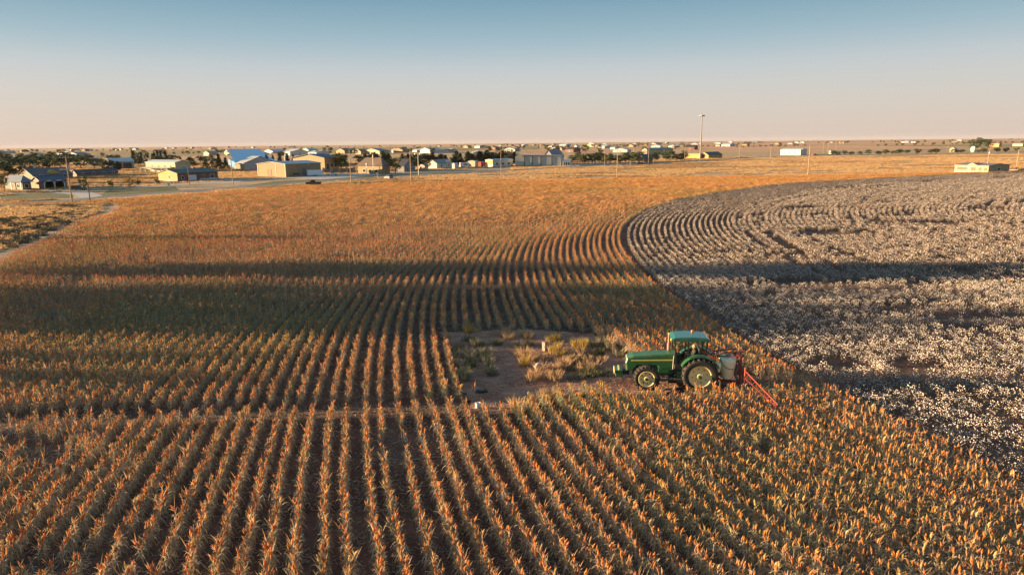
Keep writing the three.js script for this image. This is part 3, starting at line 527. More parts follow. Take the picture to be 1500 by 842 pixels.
along(-255.55,-445.42, -250.29,-455.09, 5, (x, z) => tree('cedar', x - 6, z + rr(-3, 3), rr(5, 7.5), 'dark rounded juniper before the open metal shed', 'junipers before the open shed', 1.6));
// belts of trees round and behind the settlement
const belt = (x0, z0, x1, z1, n, h0, h1, label, group, spread = 10) => along(x0, z0, x1, z1, n, (x, z) => tree('elm', x + rr(-5, 5), z + rr(-spread, spread), rr(h0, h1), label, group, rr(1.3, 1.9)));
belt(-446.56,-591.04, -357.82,-618.69, 17, 6, 9, 'dark tree in the belt behind the western houses', 'belt behind the western houses', 18);
belt(-307.87,-550.67, -279.17,-633.6, 12, 5, 8, 'dark tree in the belt behind the cream building', 'belt behind the cream building', 14);
belt(-153.45,-505.73, -107.04,-522.36, 10, 6, 9, 'dark tree in the belt behind the navy-roofed house', 'belt behind the navy-roofed house', 12);
belt(45.29,-490.34, 133.51,-538.74, 18, 5, 8, 'dark tree in the belt behind the rail fence yard', 'belt behind the rail fence yard', 10);
// the farm's shade trees west of the field, whose evening shadows cross the rows
const WEST = 'tall spreading shade tree of the farmyard west of the sorghum';
SHADE.forEach(([x, z, h, w], k) => tree('big', x, z, h, k > 1 ? 'airy thin-crowned shade tree of the farmyard west of the sorghum' : WEST, k > 1 ? 'airy farmyard trees' : 'farmyard shade trees', w, k > 1 && k !== 7 ? 1 : 0));
// scrub along the track
const scrub = (x, z, k, s, label, group) => { const m = new THREE.Mesh(pick(shrubGeo[k]), leafMat); m.name = numbered('scrub_bush'); m.position.set(x, 0, z); m.rotation.y = rnd() * 6.283; m.scale.set(s * rr(0.8, 1.2), s * rr(0.5, 0.85), s * rr(0.8, 1.2)); scene.add(m); tag(m, label, 'bush', group); };
for (const [x, z, s] of [[-87.07,-117.12, 2.0], [-88.49,-121.62, 1.5], [-98.68,-132.28, 2.2], [-81.53,-115.05, 1.1], [-83.34,-120.34, 1.2], [-86.72,-128.21, 1.1], [-89.29,-134.79, 1.2], [-89.94,-130.53, 1.4], [-90.79,-128.53, 1.6], [-80.42,-111, 1.4], [-91.77,-140.81, 1.1], [-95.86,-143.63, 1.2], [-96.73,-150.28, 0.9], [-97.43,-154.58, 0.8], [-102.2,-156.49, 1.2], [-78.13,-105.03, 1.1], [-112.06,-173.84, 1.7], [-115.9,-177.94, 1.4]]) scrub(x, z, 0, s, 'dark grey-green scrub bush beside the dirt track', 'dark scrub bushes beside the track');
for (const [x, z, s] of [[-101.68,-148.02, 1.2], [-102.01,-150.76, 1.4], [-100.44,-144.03, 1.3], [-102.28,-144.19, 1.2], [-105.74,-158.32, 1.1], [-99.3,-137.89, 1.0], [-108.63,-148.64, 1.0], [-103.08,-161.14, 1.1], [-107.21,-144.62, 0.9], [-110.21,-166.7, 1.0], [-106.18,-167.98, 0.9], [-110.55,-157.27, 0.8], [-101.2,-162.54, 0.8], [-93.11,-128.71, 1.2], [-93.45,-137.41, 1.1]]) scrub(x, z, 1, s, 'tawny dry brush beside the dirt track', 'tawny dry brush beside the track');
for (const [x, z, s] of [[-60.73,-268.45, 0.8], [-58.46,-270.29, 0.9], [-55.88,-270.75, 0.8], [-50.95,-273.1, 0.7], [-43.06,-274.53, 0.8], [-29.73,-276.95, 0.7], [-13.24,-276, 0.6], [165.15,-282.12, 0.9], [168.14,-281.52, 1.1], [171.34,-283.14, 0.8], [230.62,-312.49, 1.6], [241.34,-324.97, 1.6]]) scrub(x, z, 0, s, 'low dark weed bush along the north field edge', 'weed bushes on the north field edge');
// dead branches in the scrub
{
  const [x, z] = [-101.36,-141.63], t = thing('dead_tree', 'leafless leaning dead tree among the scrub', 'dead tree', x, 0, z);
  part('trunk', rod([0, 0, 0], [-2.0, 1.9, 0], 0.12, 0.05, 6), barkMat, t); part('branch', rod([-1.0, 0.95, 0], [-1.7, 0.3, 0.5], 0.05, 0.02, 5), barkMat, t); part('branch', rod([-1.4, 1.3, 0], [-1.5, 2.3, -0.3], 0.05, 0.015, 5), barkMat, t);
}

// ---------------------------------------------------------------- buildings
const grime = texture(256, (u, v) => 0.78 + 0.22 * clamp(0.5 + 1.3 * (tfbm(u, v, 6, 5) - 0.4)), 6);
const wallMat = (r, g, b) => mat(r, g, b, 0.75, { tex: grime }), roofMat = (r, g, b) => mat(r, g, b, 0.55, { tex: grime });
const paneMat = mat(0.03, 0.035, 0.045, 0.08), trimMat = mat(0.72, 0.7, 0.66, 0.6), darkMat = mat(0.03, 0.028, 0.028, 0.9);
// x, z: the near corner; yaw: turn of the plot; LL, LR: length of the faces left and right of that corner; eave and ridge heights
function building(name, label, category, [x, z, yaw, LL, LR, eh, rh], { gable = 'L', wall, side, roof, roofType = 'gable', over = 0.4, group, openings }) {
  const th = (90 - yaw) * Math.PI / 180, a = LR / 2, b = LL / 2, psi = yaw * Math.PI / 180;
  const cx = x + Math.sin(psi) * a - Math.cos(psi) * b, cz = z - Math.cos(psi) * a - Math.sin(psi) * b;
  const t = thing(name, label, category, cx, 0, cz, th, group);
  t.userData.dim = undefined; delete t.userData.dim;
  const w = new Geo(), h = eh;
  if (!openings) w.quad([-a, 0, b], [a, 0, b], [a, h, b], [-a, h, b]); w.quad([a, 0, -b], [-a, 0, -b], [-a, h, -b], [a, h, -b]); w.quad([-a, 0, -b], [-a, 0, b], [-a, h, b], [-a, h, -b]); w.quad([a, 0, b], [a, 0, -b], [a, h, -b], [a, h, b]);
  if (roofType === 'gable') {
    if (gable === 'L') { w.tri([-a, h, -b], [-a, h, b], [-a, rh, 0]); w.tri([a, h, b], [a, h, -b], [a, rh, 0]); } else { w.tri([-a, h, b], [a, h, b], [0, rh, b]); w.tri([a, h, -b], [-a, h, -b], [0, rh, -b]); }
  } else w.quad([-a, h, b], [a, h, b], [a, h, -b], [-a, h, -b]);
  part('wall', w.build(), wall, t);
  if (openings) {                                        // a front wall with real openings into the room behind it
    const f = new THREE.Shape([new THREE.Vector2(-a, 0), new THREE.Vector2(a, 0), new THREE.Vector2(a, h), new THREE.Vector2(-a, h)]);
    for (const [u, wd, ht, arch] of openings) { const x = -a + u * LR, q = new THREE.Path(), r = wd / 2, y = arch ? Math.max(0.5, ht - r * 0.7) : ht; q.moveTo(x - r, 0.05); q.lineTo(x - r, y); if (arch) q.absellipse(x, y, r, r * 0.7, Math.PI, 0, true); else q.lineTo(x + r, y); q.lineTo(x + r, 0.05); q.lineTo(x - r, 0.05); f.holes.push(q); }
    part('front_wall', new THREE.ExtrudeGeometry(f, { depth: 0.3, bevelEnabled: false }).translate(0, 0, b - 0.3), wall, t);
    part('floor', box(LR - 0.4, 0.06, LL - 0.7, 0, 0.03, -0.1), concrete, t);
  }
  const r = new Geo(), e = over, th2 = 0.16;
  const slab = (A, B, C, D) => { const up = (p) => [p[0], p[1] + th2, p[2]]; r.quad(up(A), up(B), up(C), up(D)); r.quad(A, D, C, B); for (const [p, q] of [[A, B], [B, C], [C, D], [D, A]]) r.quad(p, q, up(q), up(p)); };
  const lift = 0.03;
  if (roofType === 'hip') {
    const L = Math.max(a, b), s = Math.min(a, b), d = L - s, A = a + e, B = b + e, y = h + lift, R = rh;
    const r0 = a >= b ? [-d, R, 0] : [0, R, d], r1 = a >= b ? [d, R, 0] : [0, R, -d], c = [[-A, y, B], [A, y, B], [A, y, -B], [-A, y, -B]];
    if (a >= b) { r.quad(c[0], c[1], r1, r0); r.quad(c[2], c[3], r0, r1); r.tri(c[1], c[2], r1); r.tri(c[3], c[0], r0); } else { r.tri(c[0], c[1], r0); r.quad(c[1], c[2], r1, r0); r.tri(c[2], c[3], r1); r.quad(c[3], c[0], r0, r1); }
    r.quad(c[3], c[2], c[1], c[0]);
  } else if (roofType === 'flat') slab([-a - e, h + lift, b + e], [a + e, h + lift, b + e], [a + e, h + lift, -b - e], [-a - e, h + lift, -b - e]);
  else if (roofType === 'shed') { slab([-a - e, h + lift, b + e], [a + e, h + lift, b + e], [a + e, rh + lift, -b - e], [-a - e, rh + lift, -b - e]); }
  else if (gable === 'L') { const k = (rh - h) / b, y = h - k * e + lift, R = rh + lift; slab([-a - e, y, b + e], [a + e, y, b + e], [a + e, R, 0], [-a - e, R, 0]); slab([a + e, y, -b - e], [-a - e, y, -b - e], [-a - e, R, 0.002], [a + e, R, 0.002]); }
  else { const k = (rh - h) / a, y = h - k * e + lift, R = rh + lift; slab([-a - e, y, -b - e], [-a - e, y, b + e], [0, R, b + e], [0, R, -b - e]); slab([a + e, y, b + e], [a + e, y, -b - e], [0.002, R, -b - e], [0.002, R, b + e]); }
  const rf = part('roof', r.build(), roof, t);
  // an opening on a face: t along the face from the near corner (0) to its far end (1)
  const frame = (f, u, y0, y1, wd, kind = 'window', pm = paneMat, fm = trimMat) => {
    const o = new THREE.Group(); o.name = kind; t.add(o);
    if (f === 'L') { o.position.set(-a, 0, b - u * LL); o.rotation.y = -Math.PI / 2; } else o.position.set(-a + u * LR, 0, b);
    const q = 0.1;
    part(kind === 'window' ? 'pane' : 'panel', box(wd, y1 - y0, 0.06, 0, (y0 + y1) / 2, 0), pm, o);
    part('frame', merged([box(q, y1 - y0 + 2 * q, 0.16, -wd / 2 - q / 2, (y0 + y1) / 2, 0), box(q, y1 - y0 + 2 * q, 0.16, wd / 2 + q / 2, (y0 + y1) / 2, 0), box(wd, q, 0.16, 0, y1 + q / 2, 0), box(wd, q, 0.16, 0, y0 - q / 2, 0)]), fm, o);
    return o;
  };
  return { t, a, b, h, rh, frame, rf, LL, LR };
}
const tanW = wallMat(0.32, 0.23, 0.13), creamW = wallMat(0.44, 0.38, 0.24), yellowW = wallMat(0.46, 0.32, 0.1), whiteW = wallMat(0.55, 0.55, 0.55), greyW = wallMat(0.42, 0.41, 0.4), brickW = wallMat(0.2, 0.095, 0.07), brownW = wallMat(0.26, 0.17, 0.12), stoneW = wallMat(0.46, 0.36, 0.26);
const navyR = roofMat(0.055, 0.07, 0.13), greyR = roofMat(0.2, 0.2, 0.22), brownR = roofMat(0.17, 0.115, 0.085), blueR = roofMat(0.3, 0.4, 0.52), tinR = roofMat(0.5, 0.54, 0.6), darkR = roofMat(0.06, 0.055, 0.065);
let B;
B = building('house', 'house with shade painted dark on its walls, a blue-grey hip roof and white porch posts', 'house', [-177.78,-250.71,30,12.5,2.75,2.94,5.45], { wall: wallMat(0.13, 0.115, 0.1), roof: roofMat(0.13, 0.17, 0.24), roofType: 'hip', over: 0.9 });  // pale walls; their shade is put into a dark wall colour
B.frame('L', 0.25, 0.9, 2.2, 1.4); B.frame('L', 0.6, 0.9, 2.2, 1.2); B.frame('R', 0.5, 0.9, 2.2, 1.2); part('porch_post', box(0.25, B.h, 0.25, -B.a - 0.75, B.h / 2, B.b + 0.7), trimMat, B.t); part('porch_post', box(0.25, B.h, 0.25, -B.a - 0.75, B.h / 2, 0), trimMat, B.t);
B = building('garage_house', 'brick garage wing with navy roof and two arched white-framed openings', 'garage', [-175.55,-257.76,30,7.5,9,2.77,4.41], { gable: 'L', wall: brownW, roof: navyR, openings: [[0.3, 3.2, 2.9, 1], [0.7, 3.2, 2.9, 1]] });
for (const u of [0.3, 0.7]) { const s = new THREE.Shape(), r = 1.6, y = 2.9 - r * 0.7; s.moveTo(-r - 0.3, 0); s.lineTo(-r - 0.3, y); s.absellipse(0, y, r + 0.3, r * 0.7 + 0.3, Math.PI, 0, true); s.lineTo(r + 0.3, 0); s.lineTo(r, 0); s.lineTo(r, y); s.absellipse(0, y, r, r * 0.7, 0, Math.PI, false); s.lineTo(-r, 0); part('door_surround', new THREE.ExtrudeGeometry(s, { depth: 0.12, bevelEnabled: false }).translate(-B.a + u * B.LR, 0, B.b + 0.01), trimMat, B.t); }
B = building('house', 'large brown-roofed house with a sunlit yellow dormer gable', 'house', [-231.55,-334.7,30,14.25,18.5,1.79,5.18], { gable: 'L', wall: brownW, roof: roofMat(0.1, 0.085, 0.1) });
{ const g = new Geo(), x = B.a * 0.1, y = B.h + 0.2, w = 2.6, z = B.b * 0.75; g.quad([x - w, y, z], [x - w, y, -0.5], [x - w, y + 1.5, -0.5], [x - w, y + 1.5, z]); const dorm = new Geo(); dorm.box(x - w, y - 0.6, 0, x + w, y + 1.1, z + 0.6); dorm.tri([x - w, y + 1.1, z + 0.6], [x + w, y + 1.1, z + 0.6], [x, y + 2.4, z + 0.6]); dorm.quad([x - w, y + 1.1, z + 0.6], [x, y + 2.4, z + 0.6], [x, y + 2.4, 0], [x - w, y + 1.1, 0]); dorm.quad([x + w, y + 1.1, 0], [x, y + 2.4, 0], [x, y + 2.4, z + 0.6], [x + w, y + 1.1, z + 0.6]); part('dormer', dorm.build(), yellowW, B.t); part('chimney', box(0.8, 2.2, 0.8, -B.a * 0.5, B.rh + 0.4, 0), whiteW, B.t); B.frame('R', 0.2, 0.9, 2.1, 1.4); B.frame('R', 0.8, 0.9, 2.1, 1.4); }
B = building('house', 'long low house with a dark plum roof beside the garage house', 'house', [-226.26,-360.22,30,5.25,21.75,1.57,3.5], { gable: 'L', wall: brownW, roof: darkR });
for (const u of [0.15, 0.4, 0.65, 0.88]) B.frame('R', u, 0.9, 2, 1.3);
B = building('metal_shed', 'grey metal shed with pale roof and dark open front', 'shed', [-272.7,-472.28,30,6.5,16.5,5.25,7.38], { gable: 'L', wall: greyW, roof: tinR, openings: [[0.29, 6.5, 4, 0], [0.71, 6.5, 4, 0]] });
part('door_frame', box(0.5, B.h, 0.3, B.a - 0.3, B.h / 2, B.b + 0.16), whiteW, B.t);
B = building('long_building', 'cream two-tier metal building with a grey-blue gable end', 'building', [-199.57,-412.02,30,29,10,5.58,6.94], { gable: 'R', wall: creamW, roof: tinR });
B.frame('R', 0.55, 0.1, 3.4, 3.6, 'door', mat(0.2, 0.32, 0.42, 0.5)); for (const u of [0.15, 0.35, 0.55, 0.78]) B.frame('L', u, 2.8, 3.8, 1.2);
{ const g = new Geo(), x0 = -B.a - 4.5, x1 = -B.a - 0.05; g.quad([x0, 2.2, B.b * 0.9], [x1, 3.0, B.b * 0.9], [x1, 3.0, -B.b], [x0, 2.2, -B.b]); g.quad([x0, 2.1, B.b * 0.9], [x0, 2.1, -B.b], [x1, 2.9, -B.b], [x1, 2.9, B.b * 0.9]); part('porch_roof', g.build(), whiteW, B.t); for (let k = 0; k < 6; k++) part('porch_post', box(0.3, 2.15, 0.3, x0 + 0.3, 1.07, B.b * 0.85 - k * (B.LL * 0.18)), creamW, B.t); }
B = building('house', 'brick house with a bright yellow gable end and white garage door', 'house', [-145.93,-302.17,30,13.75,20.5,3.53,5.03], { gable: 'L', wall: brickW, roof: roofMat(0.07, 0.085, 0.085) });
{ const g = new Geo(), x = -B.a - 0.03; g.quad([x, 0.6, -B.b + 0.05], [x, 0.6, B.b - 0.05], [x, B.h - 0.05, B.b - 0.05], [x, B.h - 0.05, -B.b + 0.05]); g.tri([x, B.h - 0.05, -B.b + 0.05], [x, B.h - 0.05, B.b - 0.05], [x, B.rh - 0.15, 0]); part('siding', g.build(), yellowW, B.t); B.frame('L', 0.42, 1.2, 2.6, 1.0); B.frame('R', 0.12, 1.0, 2.4, 1.3); B.frame('R', 0.36, 0.1, 2.5, 3.6, 'garage_door', mat(0.6, 0.62, 0.66, 0.5)); B.frame('R', 0.62, 1.0, 2.4, 1.3); B.frame('R', 0.85, 0.9, 2.4, 2.2); part('base_course', merged([box(B.LR * 0.46, 0.8, 0.1, B.a * 0.5, 0.4, B.b + 0.06), box(0.1, 0.55, B.LL * 0.98, -B.a - 0.09, 0.28, 0)]), whiteW, B.t); part('chimney', box(0.9, 1.6, 0.9, B.a * 0.3, B.rh, -0.4), brickW, B.t); }
B = building('metal_building', 'metal building with a broad bright blue sloping roof', 'building', [-172.78,-435.84,66,139.75,23.75,4.64,11.92], { wall: wallMat(0.06, 0.2, 0.42), roof: mat(0.05, 0.27, 0.6, 0.5, { tex: grime }), roofType: 'shed', over: 0.5 });
for (const u of [0.3, 0.6, 0.85]) B.frame('R', u, 0.05, 3.4, 3.2, 'door', greyW);
B = building('metal_shed', 'grey shed with a white sloping roof edge in front of the blue building', 'shed', [-165.33,-428.71,30,7,25.25,4.36,8.29], { gable: 'R', wall: wallMat(0.4, 0.39, 0.41), roof: whiteW, over: 0.3 });
B = building('small_shed', 'small tan shed beside the white sloping shed', 'shed', [-165.46,-423.58,30,4.5,2.75,3.49,4.25], { gable: 'L', wall: tanW, roof: navyR, over: 0.2 });
B = building('barn', 'tan metal barn with sunlit gable and blue-grey roof', 'barn', [-108.47,-333.41,30,20,23,6.15,7.25], { gable: 'L', wall: tanW, roof: blueR });
B.frame('L', 0.57, 0.05, 3.6, 2.6, 'door', brownW, tanW); B.frame('R', 0.5, 0.05, 4.2, 3.0, 'door', mat(0.16, 0.14, 0.13, 0.8), greyW); part('vent_pipe', rod([B.a * 0.1, B.rh - 0.5, -B.b * 0.4], [B.a * 0.1, B.rh + 3, -B.b * 0.4], 0.3, 0.3, 8), whiteW, B.t); part('wall_lamp', new THREE.SphereGeometry(0.3, 10, 8).translate(B.a * 0.25, B.h - 0.6, B.b + 0.25), trimMat, B.t);
for (const k of [0.02, 0.34, 0.98]) part('corner_trim', box(0.12, B.h, 0.3, -B.a - 0.03, B.h / 2, B.b - k * B.LL), mat(0.7, 0.58, 0.38, 0.7), B.t);
B = building('house', 'tall tan house with a flat-looking navy roof behind the barn', 'house', [-104.77,-390.09,30,25,11,7.93,9.84], { gable: 'L', wall: tanW, roof: navyR, over: 0.9 });
for (const u of [0.15, 0.4, 0.65, 0.85]) B.frame('L', u, 3.6, 5.2, 1.4); for (const u of [0.2, 0.5, 0.8]) B.frame('R', u, 1, 4.6, 2.4);
B = building('house', 'orange-walled house with a broad brown hip roof', 'house', [-66.3,-356.59,30,16.5,6,4.16,8.34], { wall: tanW, roof: brownR, roofType: 'hip', over: 0.8 });
for (const u of [0.25, 0.5, 0.75]) B.frame('L', u, 0.9, 2.3, 1.6); B.frame('R', 0.5, 0.1, 3, 2.4, 'door', brownW, stoneW); part('chimney', box(1, 2.2, 1, 0, B.rh, 0), brickW, B.t);
B = building('house', 'dark grey house with a steep charcoal roof behind the olive tree', 'house', [-58.51,-379.38,30,4.5,9.75,3.32,6.87], { gable: 'R', wall: wallMat(0.2, 0.2, 0.21), roof: darkR });
B.frame('R', 0.3, 1, 2.4, 1.4); B.frame('R', 0.7, 1, 2.4, 1.4);
B = building('house', 'small pink-tan cottage beside the white porch house', 'house', [-50.49,-405.47,30,5.75,3.5,2.56,3.85], { gable: 'L', wall: wallMat(0.6, 0.42, 0.34), roof: brownR });
B.frame('L', 0.5, 0.8, 2, 1.4);
B = building('house', 'white house with grey roof and a small porch gable', 'house', [-45.37,-425.16,30,7,16.25,3.3,5.35], { gable: 'L', wall: whiteW, roof: greyR });
{ B.frame('R', 0.3, 0.9, 2.2, 1.4); B.frame('R', 0.75, 0.9, 2.4, 1.8); const g = new Geo(), x = B.a * 0.5, w = 2.4; g.tri([x - w, B.h, B.b + 1], [x + w, B.h, B.b + 1], [x, B.h + 1.7, B.b + 1]); g.quad([x - w, B.h, B.b + 1], [x, B.h + 1.7, B.b + 1], [x, B.h + 1.7, 0], [x - w, B.h, 0]); g.quad([x + w, B.h, 0], [x, B.h + 1.7, 0], [x, B.h + 1.7, B.b + 1], [x + w, B.h, B.b + 1]); part('porch_gable', g.build(), whiteW, B.t); part('porch_post', box(0.2, B.h, 0.2, x - w + 0.2, B.h / 2, B.b + 0.9), trimMat, B.t); part('porch_post', box(0.2, B.h, 0.2, x + w - 0.2, B.h / 2, B.b + 0.9), trimMat, B.t); }
building('small_shed', 'little white shed beside the porch gable house', 'shed', [-34.24,-422.25,30,2,3.75,2.87,3.42], { gable: 'L', wall: whiteW, roof: tinR, over: 0.15 });
building('small_shed', 'cream storage shed beside the parked camper', 'shed', [-23.08,-448.37,30,5.5,3.5,3.48,4.05], { gable: 'L', wall: creamW, roof: tinR, over: 0.15 });
building('small_shed', 'small dark red shed between the cream shed and the mobile home', 'shed', [-18.87,-453.47,30,3.25,4.25,2.64,3.22], { gable: 'L', wall: wallMat(0.3, 0.05, 0.035), roof: greyR, over: 0.15 });
B = building('mobile_home', 'pale grey mobile home with orange sunlight painted on one end', 'mobile home', [-11.51,-445.14,40,6.5,20,4.31,4.81], { gable: 'L', wall: whiteW, roof: tinR, over: 0.2 });
for (const u of [0.2, 0.5, 0.8]) B.frame('R', u, 1.2, 2.4, 2.2); part('sunlit_end_paint', box(0.08, B.h * 0.6, B.LL * 0.96, -B.a - 0.05, B.h * 0.68, 0), mat(0.7, 0.42, 0.12, 0.7), B.t);  // orange sheet paints the low sunlight onto the white end wall
B = building('long_barn', 'long pale grey corrugated barn with dark upright posts', 'barn', [32.81,-451.52,6,30,29.25,6.34,6.84], { wall: wallMat(0.52, 0.52, 0.47), roof: roofMat(0.26, 0.2, 0.22), roofType: 'shed', over: 0.3 });
for (const u of [0.2, 0.44, 0.63, 0.8]) part('wall_post', box(0.18, B.h, 0.5, -B.a - 0.08, B.h / 2, B.b - u * B.LL), mat(0.1, 0.08, 0.08, 0.8), B.t);
B = building('house', 'house with a lavender gable behind the long grey barn', 'house', [34.38,-565.11,20,8.25,33,3.82,9.08], { gable: 'L', wall: wallMat(0.45, 0.42, 0.46), roof: roofMat(0.14, 0.14, 0.19) });
B.frame('L', 0.5, 3, 5, 3);
B = building('small_shed', 'low white shed at the end of the long grey barn', 'shed', [38.89,-449.76,6,5.5,52.75,3.05,3.55], { wall: whiteW, roof: tinR, roofType: 'flat', over: 0.1 });
for (const u of [0.25, 0.5, 0.75]) B.frame('L', u, 0.6, 2.4, 0.9);
B = building('house', 'dark-roofed house behind the white rail fence', 'house', [88.63,-461.95,40,4.25,12.25,3.58,6.59], { gable: 'L', wall: brownW, roof: darkR });
B = building('warehouse', 'wide grey warehouse with a sunlit yellow end wall', 'warehouse', [151.76,-772.83,40,6.5,62.25,5.95,7.55], { gable: 'L', wall: creamW, roof: greyR });
B.frame('L', 0.5, 0.1, 5, 6, 'door', brownW);
B = building('long_building', 'low yellow building with a pale flat roof by the light mast', 'building', [164.7,-604.89,48,14.75,3.25,3.5,4.26], { gable: 'R', wall: yellowW, roof: creamW });
B = building('house', 'yellow gabled house with a plum roof by the light mast', 'house', [171.6,-601.96,48,9,22,2.91,5.34], { gable: 'L', wall: yellowW, roof: darkR });
B.frame('L', 0.5, 0.8, 3.4, 4, 'door', brickW);
B = building('metal_building', 'white metal building with a rounded grey-blue roof', 'building', [285.19,-682.94,55,22.25,10.5,5.27,6.42], { gable: 'R', wall: whiteW, roof: tinR });
for (const u of [0.25, 0.55, 0.8]) B.frame('L', u, 0.1, 4, 4, 'door', greyW);
B = building('mobile_home', 'cream double-wide mobile home with porch gable beyond the cotton', 'mobile home', [207.86,-300.46,68,15.25,13.75,3.36,4.18], { gable: 'R', wall: wallMat(0.38, 0.32, 0.21), roof: greyR, over: 0.35 });
{ for (const u of [0.12, 0.2, 0.27, 0.34]) B.frame('L', 1 - u, 1.5, 2.5, 0.9, 'window', mat(0.1, 0.08, 0.06, 0.2), mat(0.3, 0.2, 0.12, 0.8)); for (const u of [0.53, 0.59, 0.76, 0.92]) B.frame('L', 1 - u, 1.3, 2.5, 1.1, 'window', mat(0.1, 0.08, 0.06, 0.2), mat(0.3, 0.2, 0.12, 0.8)); B.frame('L', 0.55, 0.6, 2.6, 1, 'door', creamW); B.frame('R', 0.5, 1.4, 2.4, 1.6); const g = new Geo(), z = B.b - 0.48 * B.LL, w = 3.4, x = -B.a - 0.06; g.tri([x, B.h - 0.3, z - w], [x, B.h - 0.3, z + w], [x, B.h + 1.2, z]); g.quad([x, B.h - 0.3, z + w], [x + 4, B.h - 0.2, z + w], [x + 4, B.h + 1.2, z], [x, B.h + 1.2, z]); g.quad([x + 4, B.h - 0.2, z - w], [x, B.h - 0.3, z - w], [x, B.h + 1.2, z], [x + 4, B.h + 1.2, z]); part('porch_gable', g.build(), wallMat(0.38, 0.32, 0.21), B.t); part('skirting', merged([box(0.06, 0.55, B.LL, -B.a - 0.04, 0.28, 0), box(B.LR, 0.55, 0.06, 0, 0.28, B.b + 0.04)]), mat(0.5, 0.48, 0.45, 0.8), B.t); }
{ const [x, z] = [219.14,-301.27], t = thing('wooden_deck', 'low pale wooden deck beside the cream mobile home', 'deck', x, 0, z, 60 * Math.PI / 180); part('deck_top', box(5, 0.15, 3, 0, 1.6, 0), trimMat, t); for (const [a, b] of [[-2.3, 1.3], [2.3, 1.3], [-2.3, -1.3], [2.3, -1.3]]) part('leg', box(0.15, 1.52, 0.15, a, 0.76, b), barkMat, t); }
B = building('small_building', 'small tan block building among the far scrub', 'building', [483.05,-755.41,62,5.25,5.25,3.64,5.04], { gable: 'L', wall: creamW, roof: tinR });
{ const [x, z] = [497.1,-745.83], t = thing('storage_tank', 'round white storage tank out on the plain', 'tank', x, 0, z); part('tank_body', new THREE.CapsuleGeometry(2.6, 1.2, 8, 20).translate(0, 3.3, 0), mat(0.78, 0.77, 0.75, 0.4), t); part('base', new THREE.CylinderGeometry(2.0, 2.0, 0.7, 20).translate(0, 0.35, 0), greyW, t); }
B = building('barn', 'orange-brown barn on the far plain near two dark trees', 'barn', [810.42,-1153.92,66,16,7.25,5.54,7.14], { gable: 'R', wall: wallMat(0.6, 0.32, 0.13), roof: brownR });
B = building('long_building', 'long pale yellow shed on the far plain', 'shed', [891.59,-1210.48,66,16.75,9.75,4.07,5.15], { gable: 'R', wall: creamW, roof: greyR });
B = building('silo_house', 'tall narrow white and blue grain building on the plain', 'grain building', [110.94,-1166.28,30,5.25,11.25,7.28,10.05], { gable: 'L', wall: wallMat(0.62, 0.68, 0.74), roof: whiteW, over: 0.2 });
// fence with masonry pillars before the tall tan house
{
  const [x0, z0, x1, z1] = [-101.89,-376.44, -87.33,-386.05], t = thing('pillar_fence', 'brown panel fence between pale masonry pillars', 'fence', (x0 + x1) / 2, 0, (z0 + z1) / 2), dx = (x1 - x0) / 8, dz = (z1 - z0) / 8;
  for (let k = 0; k <= 4; k++) part('pillar', box(1, 2.9, 1, (k - 2) * 2 * dx, 1.45, (k - 2) * 2 * dz), stoneW, t);
  for (let k = 0; k < 4; k++) { const a = [(k - 2) * 2 * dx, 1.3, (k - 2) * 2 * dz], b = [(k - 1) * 2 * dx, 1.3, (k - 1) * 2 * dz]; part('panel', bar(a, b, 0.12, 2.0), brownW, t); part('base_wall', bar([a[0], 0.25, a[2]], [b[0], 0.25, b[2]], 0.4, 0.5), stoneW, t); }
}
// white rail fence
{
  const [x0, z0, x1, z1] = [39.53,-446.99, 91.11,-458.38], t = thing('rail_fence', 'long low white rail fence in front of the yard trees', 'fence', (x0 + x1) / 2, 0, (z0 + z1) / 2), L = 22;
  for (let k = 0; k <= L; k++) { const f = k / L - 0.5; part('post', box(0.22, 1.9, 0.22, (x1 - x0) * f, 0.95, (z1 - z0) * f), whiteW, t); }
  for (const y of [0.45, 1.2]) part('rail', bar([-(x1 - x0) / 2, y, -(z1 - z0) / 2], [(x1 - x0) / 2, y, (z1 - z0) / 2], 0.12, y < 1 ? 0.75 : 0.18), whiteW, t);
}

// ---------------------------------------------------------------- poles
const woodPole = mat(0.42, 0.3, 0.2, 0.9), steelMat = mat(0.5, 0.48, 0.46, 0.45, { metalness: 0.5 }), insMat = mat(0.35, 0.33, 0.32, 0.3);
function pole(x, z, h, label, { arms = 1, w = 2.4, turn = 0.6, r = 0.17, m = woodPole, group } = {}) {
  const t = thing('utility_pole', label, 'utility pole', x, 0, z, turn, group); part('pole', rod([0, 0, 0], [0, h, 0], r, r * 0.65, 10), m, t);
  for (let k = 0; k < arms; k++) { const y = h - 0.5 - k * 1.1, c = part('crossarm', box(w, 0.14, 0.12, 0, y, 0.14), m, t); for (const q of [-0.45, -0.2, 0.2, 0.45]) part('insulator', rod([q * w, 0.07 + y, 0.14], [q * w, 0.32 + y, 0.14], 0.06, 0.04, 6), insMat, c); }
  return t;
}
{ const [x, z] = [-123.65,-193.09], h = 12.99, t = pole(x, z, h, 'wooden utility pole with a wide crossarm beside the lawn strip', { arms: 1, w: 3, r: 0.2 }); part('crossarm', box(3.6, 0.3, 0.7, 0, h * 0.715, 0), mat(0.5, 0.4, 0.3, 0.8), t); part('transformer', rod([0.45, h * 0.72, 0], [0.45, h * 0.72 + 1.1, 0], 0.3, 0.3, 12), steelMat, t); }
pole(-113.96,-185.61, 5.1, 'short dark stub pole beside the farm track', { arms: 0, r: 0.16, m: barkMat });
pole(-128.36,-275.05, 7.23, 'slim brown pole before the brick yellow-gabled house', { arms: 0, r: 0.15, m: mat(0.3, 0.18, 0.12, 0.9) });
